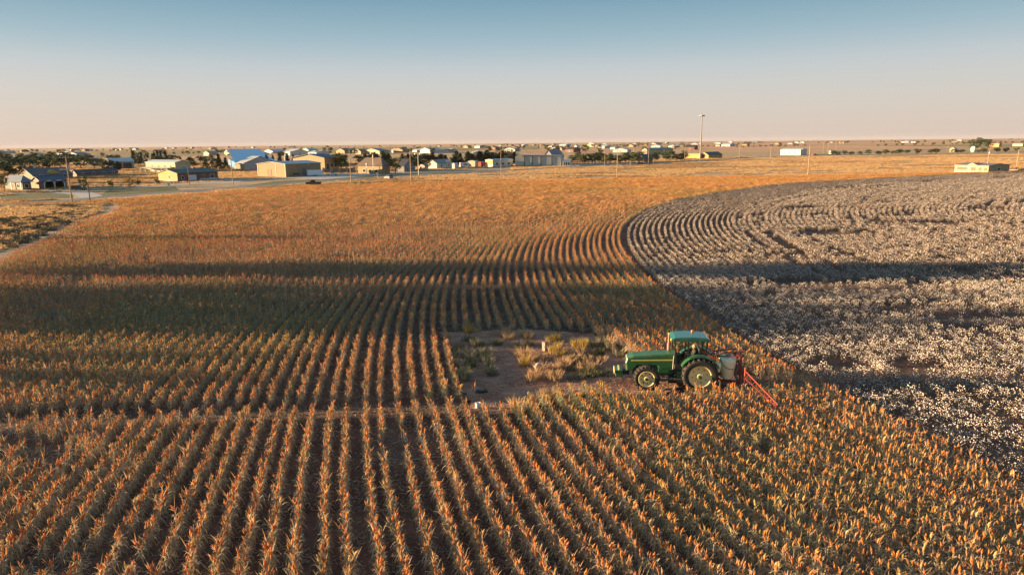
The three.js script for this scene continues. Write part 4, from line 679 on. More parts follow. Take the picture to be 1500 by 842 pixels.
pole(-109.74,-272.04, 13.97, 'tall pale utility pole in line with the blue building', { r: 0.17 });
pole(-64.55,-278.17, 13.22, 'pale utility pole at the field edge near the dark pickup', { arms: 0, r: 0.2 });
pole(-41.12,-283.79, 12.11, 'pale utility pole at the field edge by the blue-grey car', { arms: 0, r: 0.2 });
pole(-4.86,-343.28, 11.96, 'utility pole before the pale grey mobile home');
pole(57.05,-420.19, 8.94, 'utility pole with crossarm before the white rail fence', { w: 3.4 });
pole(44.47,-288.97, 12.05, 'bare pale utility pole on the field edge facing the white rail fence', { arms: 0, r: 0.2 });
pole(102.98,-582.12, 12.33, 'distant utility pole behind the yard trees');
pole(91.64,-461.02, 11.13, 'utility pole at the end of the white rail fence');
pole(117.3,-467.41, 8.58, 'utility pole beside the highway near the light mast');
pole(181.62,-551.27, 11.69, 'utility pole on the plain between the light mast and the white metal building');
pole(218.1,-582.19, 14.01, 'tall pole with a dark top left of the white metal building', { arms: 0 });
pole(128.51,-298.32, 13.15, 'pale utility pole on the field edge facing the white metal building', { w: 2, r: 0.2 });
for (const [x, z, h] of [[355.07,-789.45, 12.14], [368.26,-806.5, 12.02], [385.09,-822.21, 11.85], [389.38,-946.92, 11.83], [-0.94,-902.89, 10.41], [-50.31,-930.91, 8.95], [146.67,-922.63, 12.41], [105.03,-842.74, 11.34], [665.83,-1058.73, 11.18]]) pole(x, z, h, 'far-off utility pole of the line crossing the plain', { group: 'far utility poles' });
{ const [x, z] = [211.31,-306.38], h = 9.36, t = pole(x, z, h, 'pole with a yard lamp beside the cream mobile home', { arms: 0, r: 0.16 }); part('lamp_arm', rod([0, h - 0.2, 0], [1.6, h + 4, 0], 0.07, 0.05, 6), woodPole, t); part('lamp_head', new THREE.SphereGeometry(0.35, 12, 8).translate(-0.3, h - 0.5, 0.3), trimMat, t); }
pole(220.42,-300.99, 10.21, 'pole with crossarm beside the wooden deck', { w: 1.6 });
function lampPost(x, z, h, label, heads) { const t = thing('street_lamp', label, 'street lamp', x, 0, z, 0.4); part('post', rod([0, 0, 0], [0, h, 0], 0.14, 0.09, 8), steelMat, t); for (const s of heads) { part('lamp_arm', rod([0, h - 0.3, 0], [s * 1.1, h - 0.1, 0], 0.06, 0.05, 6), steelMat, t); part('lamp_head', new THREE.SphereGeometry(0.62, 14, 10).scale(1, 0.8, 1).translate(s * 1.3, h - 0.1, 0), mat(0.75, 0.73, 0.7, 0.4), t); } }
lampPost(-46.08,-344.79, 10.35, 'street lamp with two round white heads', [-1, 1]);
lampPost(-71.08,-357.62, 10.73, 'slim street lamp before the brown hip-roofed house', [-0.6]);
lampPost(-73.14,-350.52, 5.45, 'short yard lamp post before the brown hip-roofed house', [0.3]);
{ const [x, z] = [159.25,-582.68], h = 36.18, t = thing('light_mast', 'very tall slender high-mast light beside the highway', 'light mast', x, 0, z); part('mast', rod([0, 0, 0], [0, h, 0], 0.6, 0.3, 12), mat(0.26, 0.22, 0.2, 0.6), t); part('ring', new THREE.TorusGeometry(1.7, 0.25, 8, 20).rotateX(Math.PI / 2).translate(0, h - 0.5, 0), steelMat, t); for (let k = 0; k < 6; k++) part('lamp_head', box(0.9, 0.8, 0.9, Math.cos(k * 1.047) * 1.9, h - 1, Math.sin(k * 1.047) * 1.9, 0.15), steelMat, t); }
// small roadside signs
for (const [x, z, h, l] of [[-59.61,-308.58, 2.6, 'white road sign on a post near the blue-grey car'], [-126.34,-254.24, 1.8, 'small white marker post on the lawn strip'], [-36.59,-365.9, 1.6, 'small white sign on the frontage road verge']]) { const t = thing('road_sign', l, 'sign', x, 0, z, 0.5); part('post', box(0.1, h, 0.1, 0, h / 2, 0), steelMat, t); part('sign_plate', box(0.75, 0.9, 0.04, 0, h - 0.2, 0.07), whiteW, t); }

// ---------------------------------------------------------------- vehicles by the road
function wheelOn(t, x, y, z, r, w) { const o = new THREE.Group(); o.name = 'wheel'; o.position.set(x, y, z); t.add(o); part('tyre', new THREE.TorusGeometry(r - w * 0.4, w * 0.42, 8, 20), mat(0.02, 0.02, 0.022, 0.9), o); part('rim', new THREE.CylinderGeometry(r * 0.62, r * 0.62, w * 0.5, 16).rotateX(Math.PI / 2), steelMat, o); }
function pickup(x, z, turn, label, c, kind = 'pickup') {
  const t = thing(kind === 'pickup' ? 'pickup_truck' : 'sport_utility_vehicle', label, kind === 'pickup' ? 'pickup' : 'car', x, 0.05, z, turn), paint = mat(...c, 0.35, { clearcoat: 0.8 });
  const s = new THREE.Shape(); const P = kind === 'pickup' ? [[-2.9, 0.5], [-2.9, 1.05], [-0.5, 1.1], [-0.35, 1.15], [1.55, 1.15], [2.75, 1.02], [2.9, 0.85], [2.9, 0.45]] : [[-2.4, 0.45], [-2.45, 1.0], [-2.35, 1.1], [1.2, 1.12], [2.3, 0.98], [2.45, 0.8], [2.4, 0.4]];
  P.forEach(([a, b], k) => (k ? s.lineTo(a, b) : s.moveTo(a, b)));
  part('body', new THREE.ExtrudeGeometry(s, { depth: 1.7, bevelEnabled: true, bevelSize: 0.08, bevelThickness: 0.08, bevelSegments: 2 }).translate(0, 0, -0.85), paint, t);
  const q = new THREE.Shape(); const R = kind === 'pickup' ? [[-0.75, 1.15], [-0.6, 1.8], [0.75, 1.82], [1.5, 1.15]] : [[-2.3, 1.1], [-2.05, 1.72], [0.3, 1.76], [1.15, 1.12]];
  R.forEach(([a, b], k) => (k ? q.lineTo(a, b) : q.moveTo(a, b)));
  part('cabin_glass', new THREE.ExtrudeGeometry(q, { depth: 1.5, bevelEnabled: true, bevelSize: 0.05, bevelThickness: 0.05, bevelSegments: 2 }).translate(0, 0, -0.75), paneMat, t);
  part('cabin_roof', box(R[2][0] - R[1][0], 0.09, 1.5, (R[1][0] + R[2][0]) / 2, R[1][1] + 0.06, 0, 0.04), paint, t);
  const wb = kind === 'pickup' ? 1.85 : 1.4; for (const a of [-wb, wb]) for (const b of [-0.88, 0.88]) wheelOn(t, a, 0.4, b, 0.4, 0.27);
  part('headlight', box(0.06, 0.16, 0.35, (kind === 'pickup' ? 2.98 : 2.5), 0.82, 0.62, 0.02), trimMat, t); part('headlight', box(0.06, 0.16, 0.35, (kind === 'pickup' ? 2.98 : 2.5), 0.82, -0.62, 0.02), trimMat, t); part('bumper', box(0.14, 0.2, 1.8, (kind === 'pickup' ? 3.0 : 2.5), 0.52, 0, 0.05), steelMat, t);
  return t;
}
pickup(-76.44,-266.66, Math.PI + 0.25, 'black pickup truck driving on the highway', [0.02, 0.02, 0.025]);
pickup(-89.83,-346.75, 0.35, 'white pickup truck parked by the box trailer', [0.75, 0.75, 0.76]);
pickup(-54.56,-307.63, Math.PI - 0.9, 'blue-grey car driving on the highway', [0.12, 0.17, 0.22], 'suv');
pickup(-155.42,-247.51, 0.5, 'dark car parked on the driveway of the garage house', [0.03, 0.04, 0.05], 'suv');
pickup(-103.23,-335.67, 0.3, 'dark car parked against the side of the tan barn', [0.05, 0.05, 0.07], 'suv');
pickup(-232.42,-439.81, 0.3, 'white car under the porch of the cream building', [0.7, 0.7, 0.7], 'suv');
pickup(80.3,-453.41, 0.3, 'silver car parked at the white rail fence', [0.5, 0.5, 0.52], 'suv');
pickup(86.35,-457.05, 0.3, 'dark blue car parked at the white rail fence', [0.08, 0.1, 0.16], 'suv');
pickup(290.56,-662.95, 0.3, 'red pickup truck on the far highway', [0.5, 0.06, 0.04]);
{ const [x, z] = [-96.82,-341.16], t = thing('box_trailer', 'pale blue-white enclosed box trailer parked by the tan barn', 'trailer', x, 0, z, 0.5); part('body', box(7.4, 2.6, 2.4, 0, 1.75, 0, 0.1), mat(0.62, 0.68, 0.72, 0.5), t); for (const s of [-0.6, 0.5]) for (const b of [-1.2, 1.2]) wheelOn(t, s, 0.38, b, 0.38, 0.24); part('tongue', bar([3.6, 0.5, 0], [5, 0.5, 0], 0.12), steelMat, t); part('door', box(0.06, 2.2, 2.0, -3.73, 1.7, 0), mat(0.55, 0.6, 0.64, 0.5), t); }
{ const [x, z] = [-28.98,-443.87], t = thing('camper', 'white slope-nosed camper van parked by the cream shed', 'camper', x, 0, z, 0.5); const s = new THREE.Shape(); [[-3.6, 0.5], [-3.6, 2.9], [2, 2.9], [2.6, 2.2], [3.7, 1.3], [3.7, 0.5]].forEach(([a, b], k) => (k ? s.lineTo(a, b) : s.moveTo(a, b))); part('body', new THREE.ExtrudeGeometry(s, { depth: 2.2, bevelEnabled: true, bevelSize: 0.08, bevelThickness: 0.08 }).translate(0, 0, -1.1), mat(0.72, 0.72, 0.74, 0.4), t); part('side_window', box(2.2, 0.8, 0.06, -0.4, 1.9, 1.2), paneMat, t); part('side_window', box(1, 0.7, 0.06, 2.4, 1.65, 1.2), paneMat, t); for (const a of [-2.2, 2.4]) for (const b of [-1.05, 1.05]) wheelOn(t, a, 0.42, b, 0.42, 0.28); }
{ const [x, z] = [319.07,-682.9], t = thing('semi_trailer', 'bright white semi-trailer parked beyond the far highway', 'trailer', x, 0, z, 0.45); part('body', box(14, 2.8, 2.6, 0, 2.6, 0, 0.08), mat(0.8, 0.78, 0.74, 0.5), t); for (const a of [-5.4, -4.2, 5]) for (const b of [-1.1, 1.1]) wheelOn(t, a, 0.5, b, 0.5, 0.3); part('landing_gear', box(0.3, 1.2, 2, 3.4, 0.6, 0), steelMat, t); }

// ---------------------------------------------------------------- the far plain
{
  const hp = [
    ['white', whiteW, greyR, 'small white house scattered on the far plain'], ['tan', tanW, brownR, 'small tan house scattered on the far plain'], ['grey', wallMat(0.5, 0.52, 0.55), tinR, 'pale metal shed scattered on the far plain'],
    ['brick', brickW, darkR, 'dark brick house scattered on the far plain'], ['cream', creamW, greyR, 'long cream shed scattered on the far plain'],
  ].map(([k, w, r, l]) => { const b = building('far_house', l, 'house', [0, 0, 35, k === 'cream' ? 26 : 15, k === 'grey' ? 20 : 11, 3.3, 5.6], { gable: k === 'grey' ? 'R' : 'L', wall: w, roof: r, over: 0.5 }); b.frame('L', 0.3, 1, 2.2, 1.5); b.frame('L', 0.7, 1, 2.2, 1.5); b.frame('R', 0.5, 0.1, 2.3, 1.4, 'door', brownW); scene.remove(b.t); b.t.userData = { base: 'far_house', category: 'house', l, k }; return b.t; });
  used.set('far_house', 0);
  let n = 0;
  for (let t = 0; n < 150 && t < 4000; t++) {
    const z = -620 - 3600 * Math.pow(rnd(), 1.4), x = z * rr(-0.82, 0.82);
    if (fbm(x * 0.0022 + 3, z * 0.0016, 3) < 0.5 || (z > -900 && x > -250 && x < 150)) continue;
    const p = pick(hp); copyOf(p, p.userData.l, p.userData.k + ' houses of the far plain', x, 0, z, rr(-0.3, 0.3) + (rnd() < 0.5 ? 0.9 : -0.6), rr(0.9, 1.5)); n++;
  }
  for (const [x, z] of [[-530.81,-744.09], [-704.72,-1017.15], [-571.1,-846.5], [-658.2,-996.51], [-616.18,-977.87], [-914.69,-1346.11], [-387.83,-648.69], [-668.67,-920.44], [-729.01,-1183.47], [-212.5,-1152.15], [-107.17,-1241.52], [-43.74,-927.18]]) copyOf(hp[2], 'pale blue-roofed metal shed among the trees behind the houses', 'pale sheds among the trees', x, 0, z, rr(0.2, 0.9), rr(0.8, 1.15));
  n = 0;
  for (let t = 0; n < 210 && t < 6000; t++) {
    const z = -640 - 3400 * Math.pow(rnd(), 1.4), x = z * rr(-0.82, 0.82);
    if (fbm(x * 0.0022 + 3, z * 0.0016, 3) < 0.49 || (z > -820 && x > -200 && x < 150)) continue;
    const c = tree('elm', x, z, rr(5, 9), 'dark tree dotting the far plain', 'far trees of the plain', rr(1.2, 2)); c.name = numbered('far_tree'); n++;
  }
  // long dark hedgerows on the plain
  for (const [x0, z0, x1, z1, k] of [[301.66,-657.28, 557.92,-755.3, 34], [470.31,-1444.97, 672.51,-1588.19, 14], [-592.96,-1238.92, -564.35,-1376.99, 8], [-1588.73,-2168.29, -957.93,-2089.49, 22], [-748.52,-2403.52, -270.79,-2561.34, 18], [360.69,-1586.07, 572.72,-1760.23, 10], [761.96,-1433.96, 1345.32,-1825.63, 22], [71.55,-1737.54, 286.84,-1925.6, 10]]) along(x0, z0, x1, z1, k, (x, z) => { const c = tree('elm', x + rr(-6, 6), z + rr(-10, 10), rr(3, 5.5), 'low dark tree in a hedgerow on the plain', 'hedgerow trees of the plain', rr(1.8, 2.6)); c.name = numbered('hedgerow_tree'); });
}

// ---------------------------------------------------------------- things in the clearing
{ const [x, z] = [2.42,-49.24], t = thing('meter_box', 'grey-pink upright electric box standing in the clearing', 'electric box', x, 0.02, z, -0.75); part('cabinet', box(0.3, 0.72, 0.3, 0, 0.42, 0, 0.015), mat(0.27, 0.22, 0.2, 0.6), t); part('cap', box(0.35, 0.04, 0.35, 0, 0.8, 0, 0.01), mat(0.24, 0.2, 0.19, 0.6), t); part('foot', box(0.26, 0.1, 0.26, 0, 0.03, 0), greyW, t); part('door_handle', box(0.02, 0.1, 0.03, 0.08, 0.46, 0.16), steelMat, t); }
{ const [x, z] = [1.62,-44.32], t = thing('well_pipe', 'short rusty well pipe with a flange in the straw grass', 'pipe', x, 0, z); part('pipe', new THREE.CylinderGeometry(0.09, 0.09, 0.6, 14).translate(0, 0.3, 0), mat(0.4, 0.26, 0.18, 0.7), t); part('flange', new THREE.CylinderGeometry(0.17, 0.17, 0.06, 16).translate(0, 0.58, 0), mat(0.5, 0.4, 0.33, 0.6), t); part('elbow', new THREE.TorusGeometry(0.14, 0.07, 8, 12, Math.PI).translate(0.14, 0.62, 0), mat(0.5, 0.42, 0.36, 0.6), t); }
{ const [x, z] = [-2.1,-38.1], t = thing('plastic_bucket', 'pale blue-white plastic bucket at the corner of the clearing', 'bucket', x, 0.03, z); part('pail', new THREE.LatheGeometry([[0.001, 0], [0.13, 0], [0.16, 0.38], [0.17, 0.38], [0.17, 0.4], [0.15, 0.4], [0.12, 0.02], [0.001, 0.02]].map(([a, b]) => new THREE.Vector2(a, b)), 20), mat(0.68, 0.74, 0.8, 0.5), t); part('handle', new THREE.TorusGeometry(0.16, 0.008, 6, 20, Math.PI).rotateX(0.9).translate(0, 0.36, 0), steelMat, t); }
{ const [x, z] = [-2.09,-40.68], t = thing('rubber_tarp', 'crumpled black rubber sheet lying on the bare soil', 'sheet', x, 0.08, z, 0.3); const g = new THREE.PlaneGeometry(0.95, 0.5, 14, 8).rotateX(-Math.PI / 2), p = g.attributes.position; for (let k = 0; k < p.count; k++) p.setY(k, 0.02 + 0.22 * fbm(p.getX(k) * 5 + 3, p.getZ(k) * 6, 3)); g.computeVertexNormals(); part('sheet', g, mat(0.015, 0.015, 0.018, 0.5, { side: THREE.DoubleSide }), t); part('fold', new THREE.CapsuleGeometry(0.07, 0.5, 6, 12).rotateZ(Math.PI / 2).translate(0.15, 0.12, 0.2), mat(0.015, 0.015, 0.018, 0.5), t); }

// ---------------------------------------------------------------- tractor (front towards -x, near side +z, origin on the ground under the rear axle)
const dusty = texture(256, (u, v) => mix3([0.012, 0.115, 0.035], [0.2, 0.16, 0.1], clamp(2.2 * (tfbm(u, v, 5, 5) - 0.52)) * 0.55 + 0.1 * tfbm(u + 0.4, v, 50, 2)), 1.7);
const green = new THREE.MeshPhysicalMaterial({ map: dusty, roughness: 0.42, clearcoat: 0.4, clearcoatRoughness: 0.3 }), wheelYellow = mat(0.78, 0.66, 0.33, 0.6, { tex: grime }), rubber = mat(0.045, 0.038, 0.034, 0.9), black = mat(0.02, 0.02, 0.022, 0.6), cabGlass = new THREE.MeshPhysicalMaterial({ color: rgb(0.9, 0.95, 0.93), roughness: 0.03, transmission: 1, thickness: 0, ior: 1.45 });
const extr = (pts, w, bevel = 0.04) => { const s = new THREE.Shape(); pts.forEach(([a, b], k) => (k ? s.lineTo(a, b) : s.moveTo(a, b))); return new THREE.ExtrudeGeometry(s, { depth: w - 2 * bevel, bevelEnabled: bevel > 0, bevelSize: bevel, bevelThickness: bevel, bevelSegments: 3 }).translate(0, 0, -w / 2 + bevel); };
function tractorWheel(t, x, z, r, w, side, hub) {
  const o = new THREE.Group(); o.name = 'wheel'; o.position.set(x, r, z); t.add(o);
  const ri = r * 0.62, pr = [[ri, -w * 0.42], [ri + 0.04, -w * 0.5], [r * 0.86, -w * 0.52], [r * 0.95, -w * 0.46], [r * 0.97, 0], [r * 0.95, w * 0.46], [r * 0.86, w * 0.52], [ri + 0.04, w * 0.5], [ri, w * 0.42], [ri, -w * 0.42]];
  part('tyre', new THREE.LatheGeometry(pr.map(([a, b]) => new THREE.Vector2(a, b)), 48).rotateX(Math.PI / 2), rubber, o);
  const lugs = [], n = 22;
  for (let k = 0; k < n; k++) for (const s of [-1, 1]) lugs.push(box(0.07, 0.075, w * 0.52, 0, 0, 0).rotateY(s * 0.62).translate(0, r * 0.972, s * w * 0.25).rotateZ((k + (s > 0 ? 0.5 : 0)) / n * 2 * Math.PI));
  part('tread', merged(lugs), rubber, o);
  part('rim', new THREE.LatheGeometry([[0.05, 0.02], [ri * 0.35, 0.03], [ri * 0.5, -0.04], [ri * 0.86, -0.05], [ri * 0.9, 0.07], [ri + 0.01, 0.12], [ri + 0.01, 0.16], [ri - 0.03, 0.16], [ri * 0.84, 0.0], [0.05, -0.06]].map(([a, b]) => new THREE.Vector2(a, b)), 40).rotateX(Math.PI / 2).scale(1, 1, side * 1).translate(0, 0, side * w * 0.12), wheelYellow, o);
  part('hub', new THREE.CylinderGeometry(hub, hub * 1.15, 0.26, 18).rotateX(Math.PI / 2).translate(0, 0, side * w * 0.3), wheelYellow, o);
  part('hub_cap', new THREE.CylinderGeometry(hub * 0.55, hub * 0.55, 0.28, 14).rotateX(Math.PI / 2).translate(0, 0, side * w * 0.32), black, o);
  for (let k = 0; k < 8; k++) { const a = k * Math.PI / 4 + 0.2; part('bolt', new THREE.CylinderGeometry(0.03, 0.03, 0.06, 8).rotateX(Math.PI / 2).translate(Math.cos(a) * ri * 0.66, Math.sin(a) * ri * 0.66, side * (w * 0.12 + 0.0)), black, o); }
}
const tractor = thing('tractor', 'green farm tractor with cream-yellow wheels and enclosed cab', 'tractor', TRAC.x, 0.02, TRAC.z, TRAC.turn);
tractor.scale.setScalar(TRAC.s);
const onTractor = (o, x, y, z) => { const c = Math.cos(TRAC.turn), n = Math.sin(TRAC.turn), k = TRAC.s; o.position.set(TRAC.x + k * (x * c + z * n), 0.02 + k * y, TRAC.z + k * (-x * n + z * c)); o.rotation.y = TRAC.turn; o.scale.setScalar(k); return o; };
{
  const t = tractor, WB = 2.95, FX = -WB;
  tractorWheel(t, 0, 0.94, 1.02, 0.5, 1, 0.17); tractorWheel(t, 0, -0.94, 1.02, 0.5, -1, 0.17); tractorWheel(t, FX, 0.82, 0.74, 0.42, 1, 0.15); tractorWheel(t, FX, -0.82, 0.74, 0.42, -1, 0.15);
  part('axle', merged([rod([0, 0.98, -1.2], [0, 0.98, 1.25], 0.1, 0.1, 12), box(0.5, 0.5, 0.9, 0, 0.98, 0, 0.05)]), green, t);
  part('axle', merged([rod([FX, 0.72, -0.8], [FX, 0.72, 0.8], 0.1, 0.1, 10), box(0.35, 0.3, 0.7, FX, 0.74, 0, 0.04)]), green, t);
  part('chassis', merged([box(3.4, 0.45, 0.5, -2.0, 0.95, 0, 0.05), box(1.3, 0.6, 0.75, -0.7, 0.95, 0, 0.05)]), black, t);
  const hood = part('hood', extr([[-4.0, 1.12], [-4.05, 1.5], [-3.98, 1.72], [-3.7, 1.82], [-2.8, 1.92], [-1.42, 2.02], [-1.42, 1.3], [-2.1, 1.2], [-2.3, 1.45], [-3.5, 1.45], [-3.75, 1.12]], 0.92, 0.1), green, t);
  part('stripe', extr([[-3.82, 1.63], [-3.82, 1.69], [-1.45, 1.78], [-1.45, 1.71]], 0.95, 0.004), mat(0.7, 0.52, 0.08, 0.5), hood);
  part('engine_block', box(1.9, 0.75, 0.62, -2.5, 1.15, 0, 0.04), green, t);
  part('side_panel', extr([[-2.25, 0.95], [-2.25, 1.7], [-1.45, 1.72], [-1.45, 0.95]], 0.9, 0.02), green, t);
  const gr = part('grille', box(0.08, 0.62, 0.7, -4.09, 1.35, 0, 0.02), mat(0.1, 0.055, 0.04, 0.7), t); for (let k = 0; k < 6; k++) part('slat', box(0.03, 0.03, 0.66, -4.14, 1.1 + k * 0.095, 0), black, gr);
  for (const s of [-1, 1]) part('headlight', box(0.07, 0.1, 0.26, -4.06, 1.72, s * 0.22, 0.02), mat(0.8, 0.76, 0.66, 0.15), t);
  const fw = part('front_weight', box(0.42, 0.4, 0.78, -4.5, 0.82, 0, 0.05), green, t); part('weight_bar', box(0.07, 0.2, 0.95, -4.76, 0.92, 0, 0.02), mat(0.68, 0.55, 0.24, 0.6), fw); part('weight_bar', box(0.1, 0.08, 0.85, -4.5, 1.06, 0, 0.02), mat(0.45, 0.5, 0.16, 0.6), fw); part('bracket', box(0.5, 0.22, 0.4, -4.15, 0.82, 0, 0.02), black, fw);
  // cab
  const cab = new THREE.Group(); cab.name = 'cab'; t.add(cab);
  const x0 = -1.4, x1 = 0.38, zz = 0.74;
  part('floor', box(x1 - x0, 0.5, 1.42, (x0 + x1) / 2, 1.28, 0, 0.04), black, cab);
  const corner = [[x0 + 0.1, 1.5, zz - 0.08, x0 - 0.02, 2.98, zz - 0.08], [x1 - 0.1, 1.5, zz - 0.06, x1, 2.98, zz - 0.08], [x0 + 0.1, 1.5, -zz + 0.08, x0 - 0.02, 2.98, -zz + 0.08], [x1 - 0.1, 1.5, -zz + 0.06, x1, 2.98, -zz + 0.08], [-0.62, 1.5, zz - 0.04, -0.66, 2.98, zz - 0.06], [-0.62, 1.5, -zz + 0.04, -0.66, 2.98, -zz + 0.06]];
  for (const c of corner) part('pillar', bar(c.slice(0, 3), c.slice(3), 0.075, 0.075), black, cab);
  part('roof', extr([[-1.5, 2.98], [-1.56, 3.03], [-1.4, 3.1], [-0.5, 3.15], [0.34, 3.11], [0.44, 3.05], [0.4, 2.98]], 1.44, 0.05), mat(0.02, 0.15, 0.1, 0.3, { clearcoat: 1 }), cab);
  for (const [n, g] of [['windshield', new THREE.PlaneGeometry(1.2, 1.4).rotateY(-Math.PI / 2).translate(x0 + 0.02, 2.24, 0)], ['rear_window', new THREE.PlaneGeometry(1.2, 1.4).rotateY(Math.PI / 2).translate(x1 - 0.04, 2.24, 0)], ['side_window', new THREE.PlaneGeometry(0.66, 1.38).translate(-1.0, 2.24, zz - 0.06)], ['side_window', new THREE.PlaneGeometry(0.86, 1.38).translate(-0.16, 2.24, zz - 0.06)], ['side_window', new THREE.PlaneGeometry(0.66, 1.38).translate(-1.0, 2.24, -zz + 0.06)], ['side_window', new THREE.PlaneGeometry(0.86, 1.38).translate(-0.16, 2.24, -zz + 0.06)]]) part(n, g, cabGlass, cab);
  part('seat', merged([box(0.52, 0.14, 0.52, -0.25, 1.72, 0, 0.05), box(0.14, 0.7, 0.5, 0.06, 2.05, 0, 0.05)]), mat(0.05, 0.045, 0.04, 0.8), cab);
  part('steering_wheel', new THREE.TorusGeometry(0.2, 0.018, 8, 24).rotateY(Math.PI / 2).rotateZ(0.55).translate(-0.86, 2.02, 0), black, cab); part('dashboard', extr([[-1.35, 1.5], [-1.3, 1.98], [-1.02, 1.98], [-0.95, 1.5]], 0.5, 0.03), black, cab);
  for (const s of [-1, 1]) { part('work_light', box(0.1, 0.13, 0.2, -1.6, 3.0, s * 0.58, 0.03), mat(0.72, 0.5, 0.12, 0.3), cab); part('mirror', merged([box(0.05, 0.3, 0.18, -1.45, 2.3, s * 1.05, 0.02), rod([-1.4, 2.5, s * 0.72], [-1.45, 2.42, s * 1.05], 0.015, 0.015, 6)]), black, cab); }
  part('beacon', new THREE.CylinderGeometry(0.07, 0.08, 0.14, 12).translate(-0.3, 3.22, -0.5), mat(0.6, 0.25, 0.02, 0.3), cab);
  part('exhaust_stack', merged([rod([-1.62, 1.9, -0.42], [-1.62, 3.0, -0.42], 0.06, 0.06, 12), rod([-1.62, 2.0, -0.42], [-1.62, 2.5, -0.42], 0.1, 0.1, 12)]), mat(0.3, 0.2, 0.16, 0.5), t);
  // fenders over the rear wheels
  for (const s of [-1, 1]) {
    const f = new THREE.Shape(); f.absarc(0, 0, 1.16, 0.45, 2.65, false); f.absarc(0, 0, 1.11, 2.65, 0.45, true);
    part('fender', new THREE.ExtrudeGeometry(f, { depth: 0.4, bevelEnabled: true, bevelSize: 0.015, bevelThickness: 0.015, bevelSegments: 2 }).translate(0, 1.02, s > 0 ? 0.68 : -1.08), green, t);
    part('tail_light', box(0.06, 0.1, 0.2, 1.02, 1.5, s * 0.85, 0.02), mat(0.4, 0.02, 0.015, 0.3), t);
  }
  const st = part('steps', merged([box(0.42, 0.05, 0.3, -1.5, 0.55, 0.78), box(0.42, 0.05, 0.3, -1.5, 0.85, 0.76), box(0.42, 0.05, 0.3, -1.45, 1.15, 0.74), box(0.04, 0.75, 0.05, -1.72, 0.85, 0.86), box(0.04, 0.75, 0.05, -1.28, 0.85, 0.86)]), black, t);
  part('grab_rail', rod([-1.5, 1.3, 0.82], [-1.46, 2.1, 0.8], 0.02, 0.02, 8), mat(0.6, 0.55, 0.5, 0.3), st);
  part('fuel_tank', box(0.72, 0.42, 0.4, -0.98, 0.98, 0.68, 0.06), green, t);
  part('drawbar', merged([bar([0.3, 0.55, 0], [1.05, 0.5, 0], 0.12), bar([0.25, 0.75, 0.35], [1.2, 0.7, 0.4], 0.09), bar([0.25, 0.75, -0.35], [1.2, 0.7, -0.4], 0.09), bar([0.3, 1.3, 0], [1.2, 1.25, 0], 0.07)]), black, t);
}
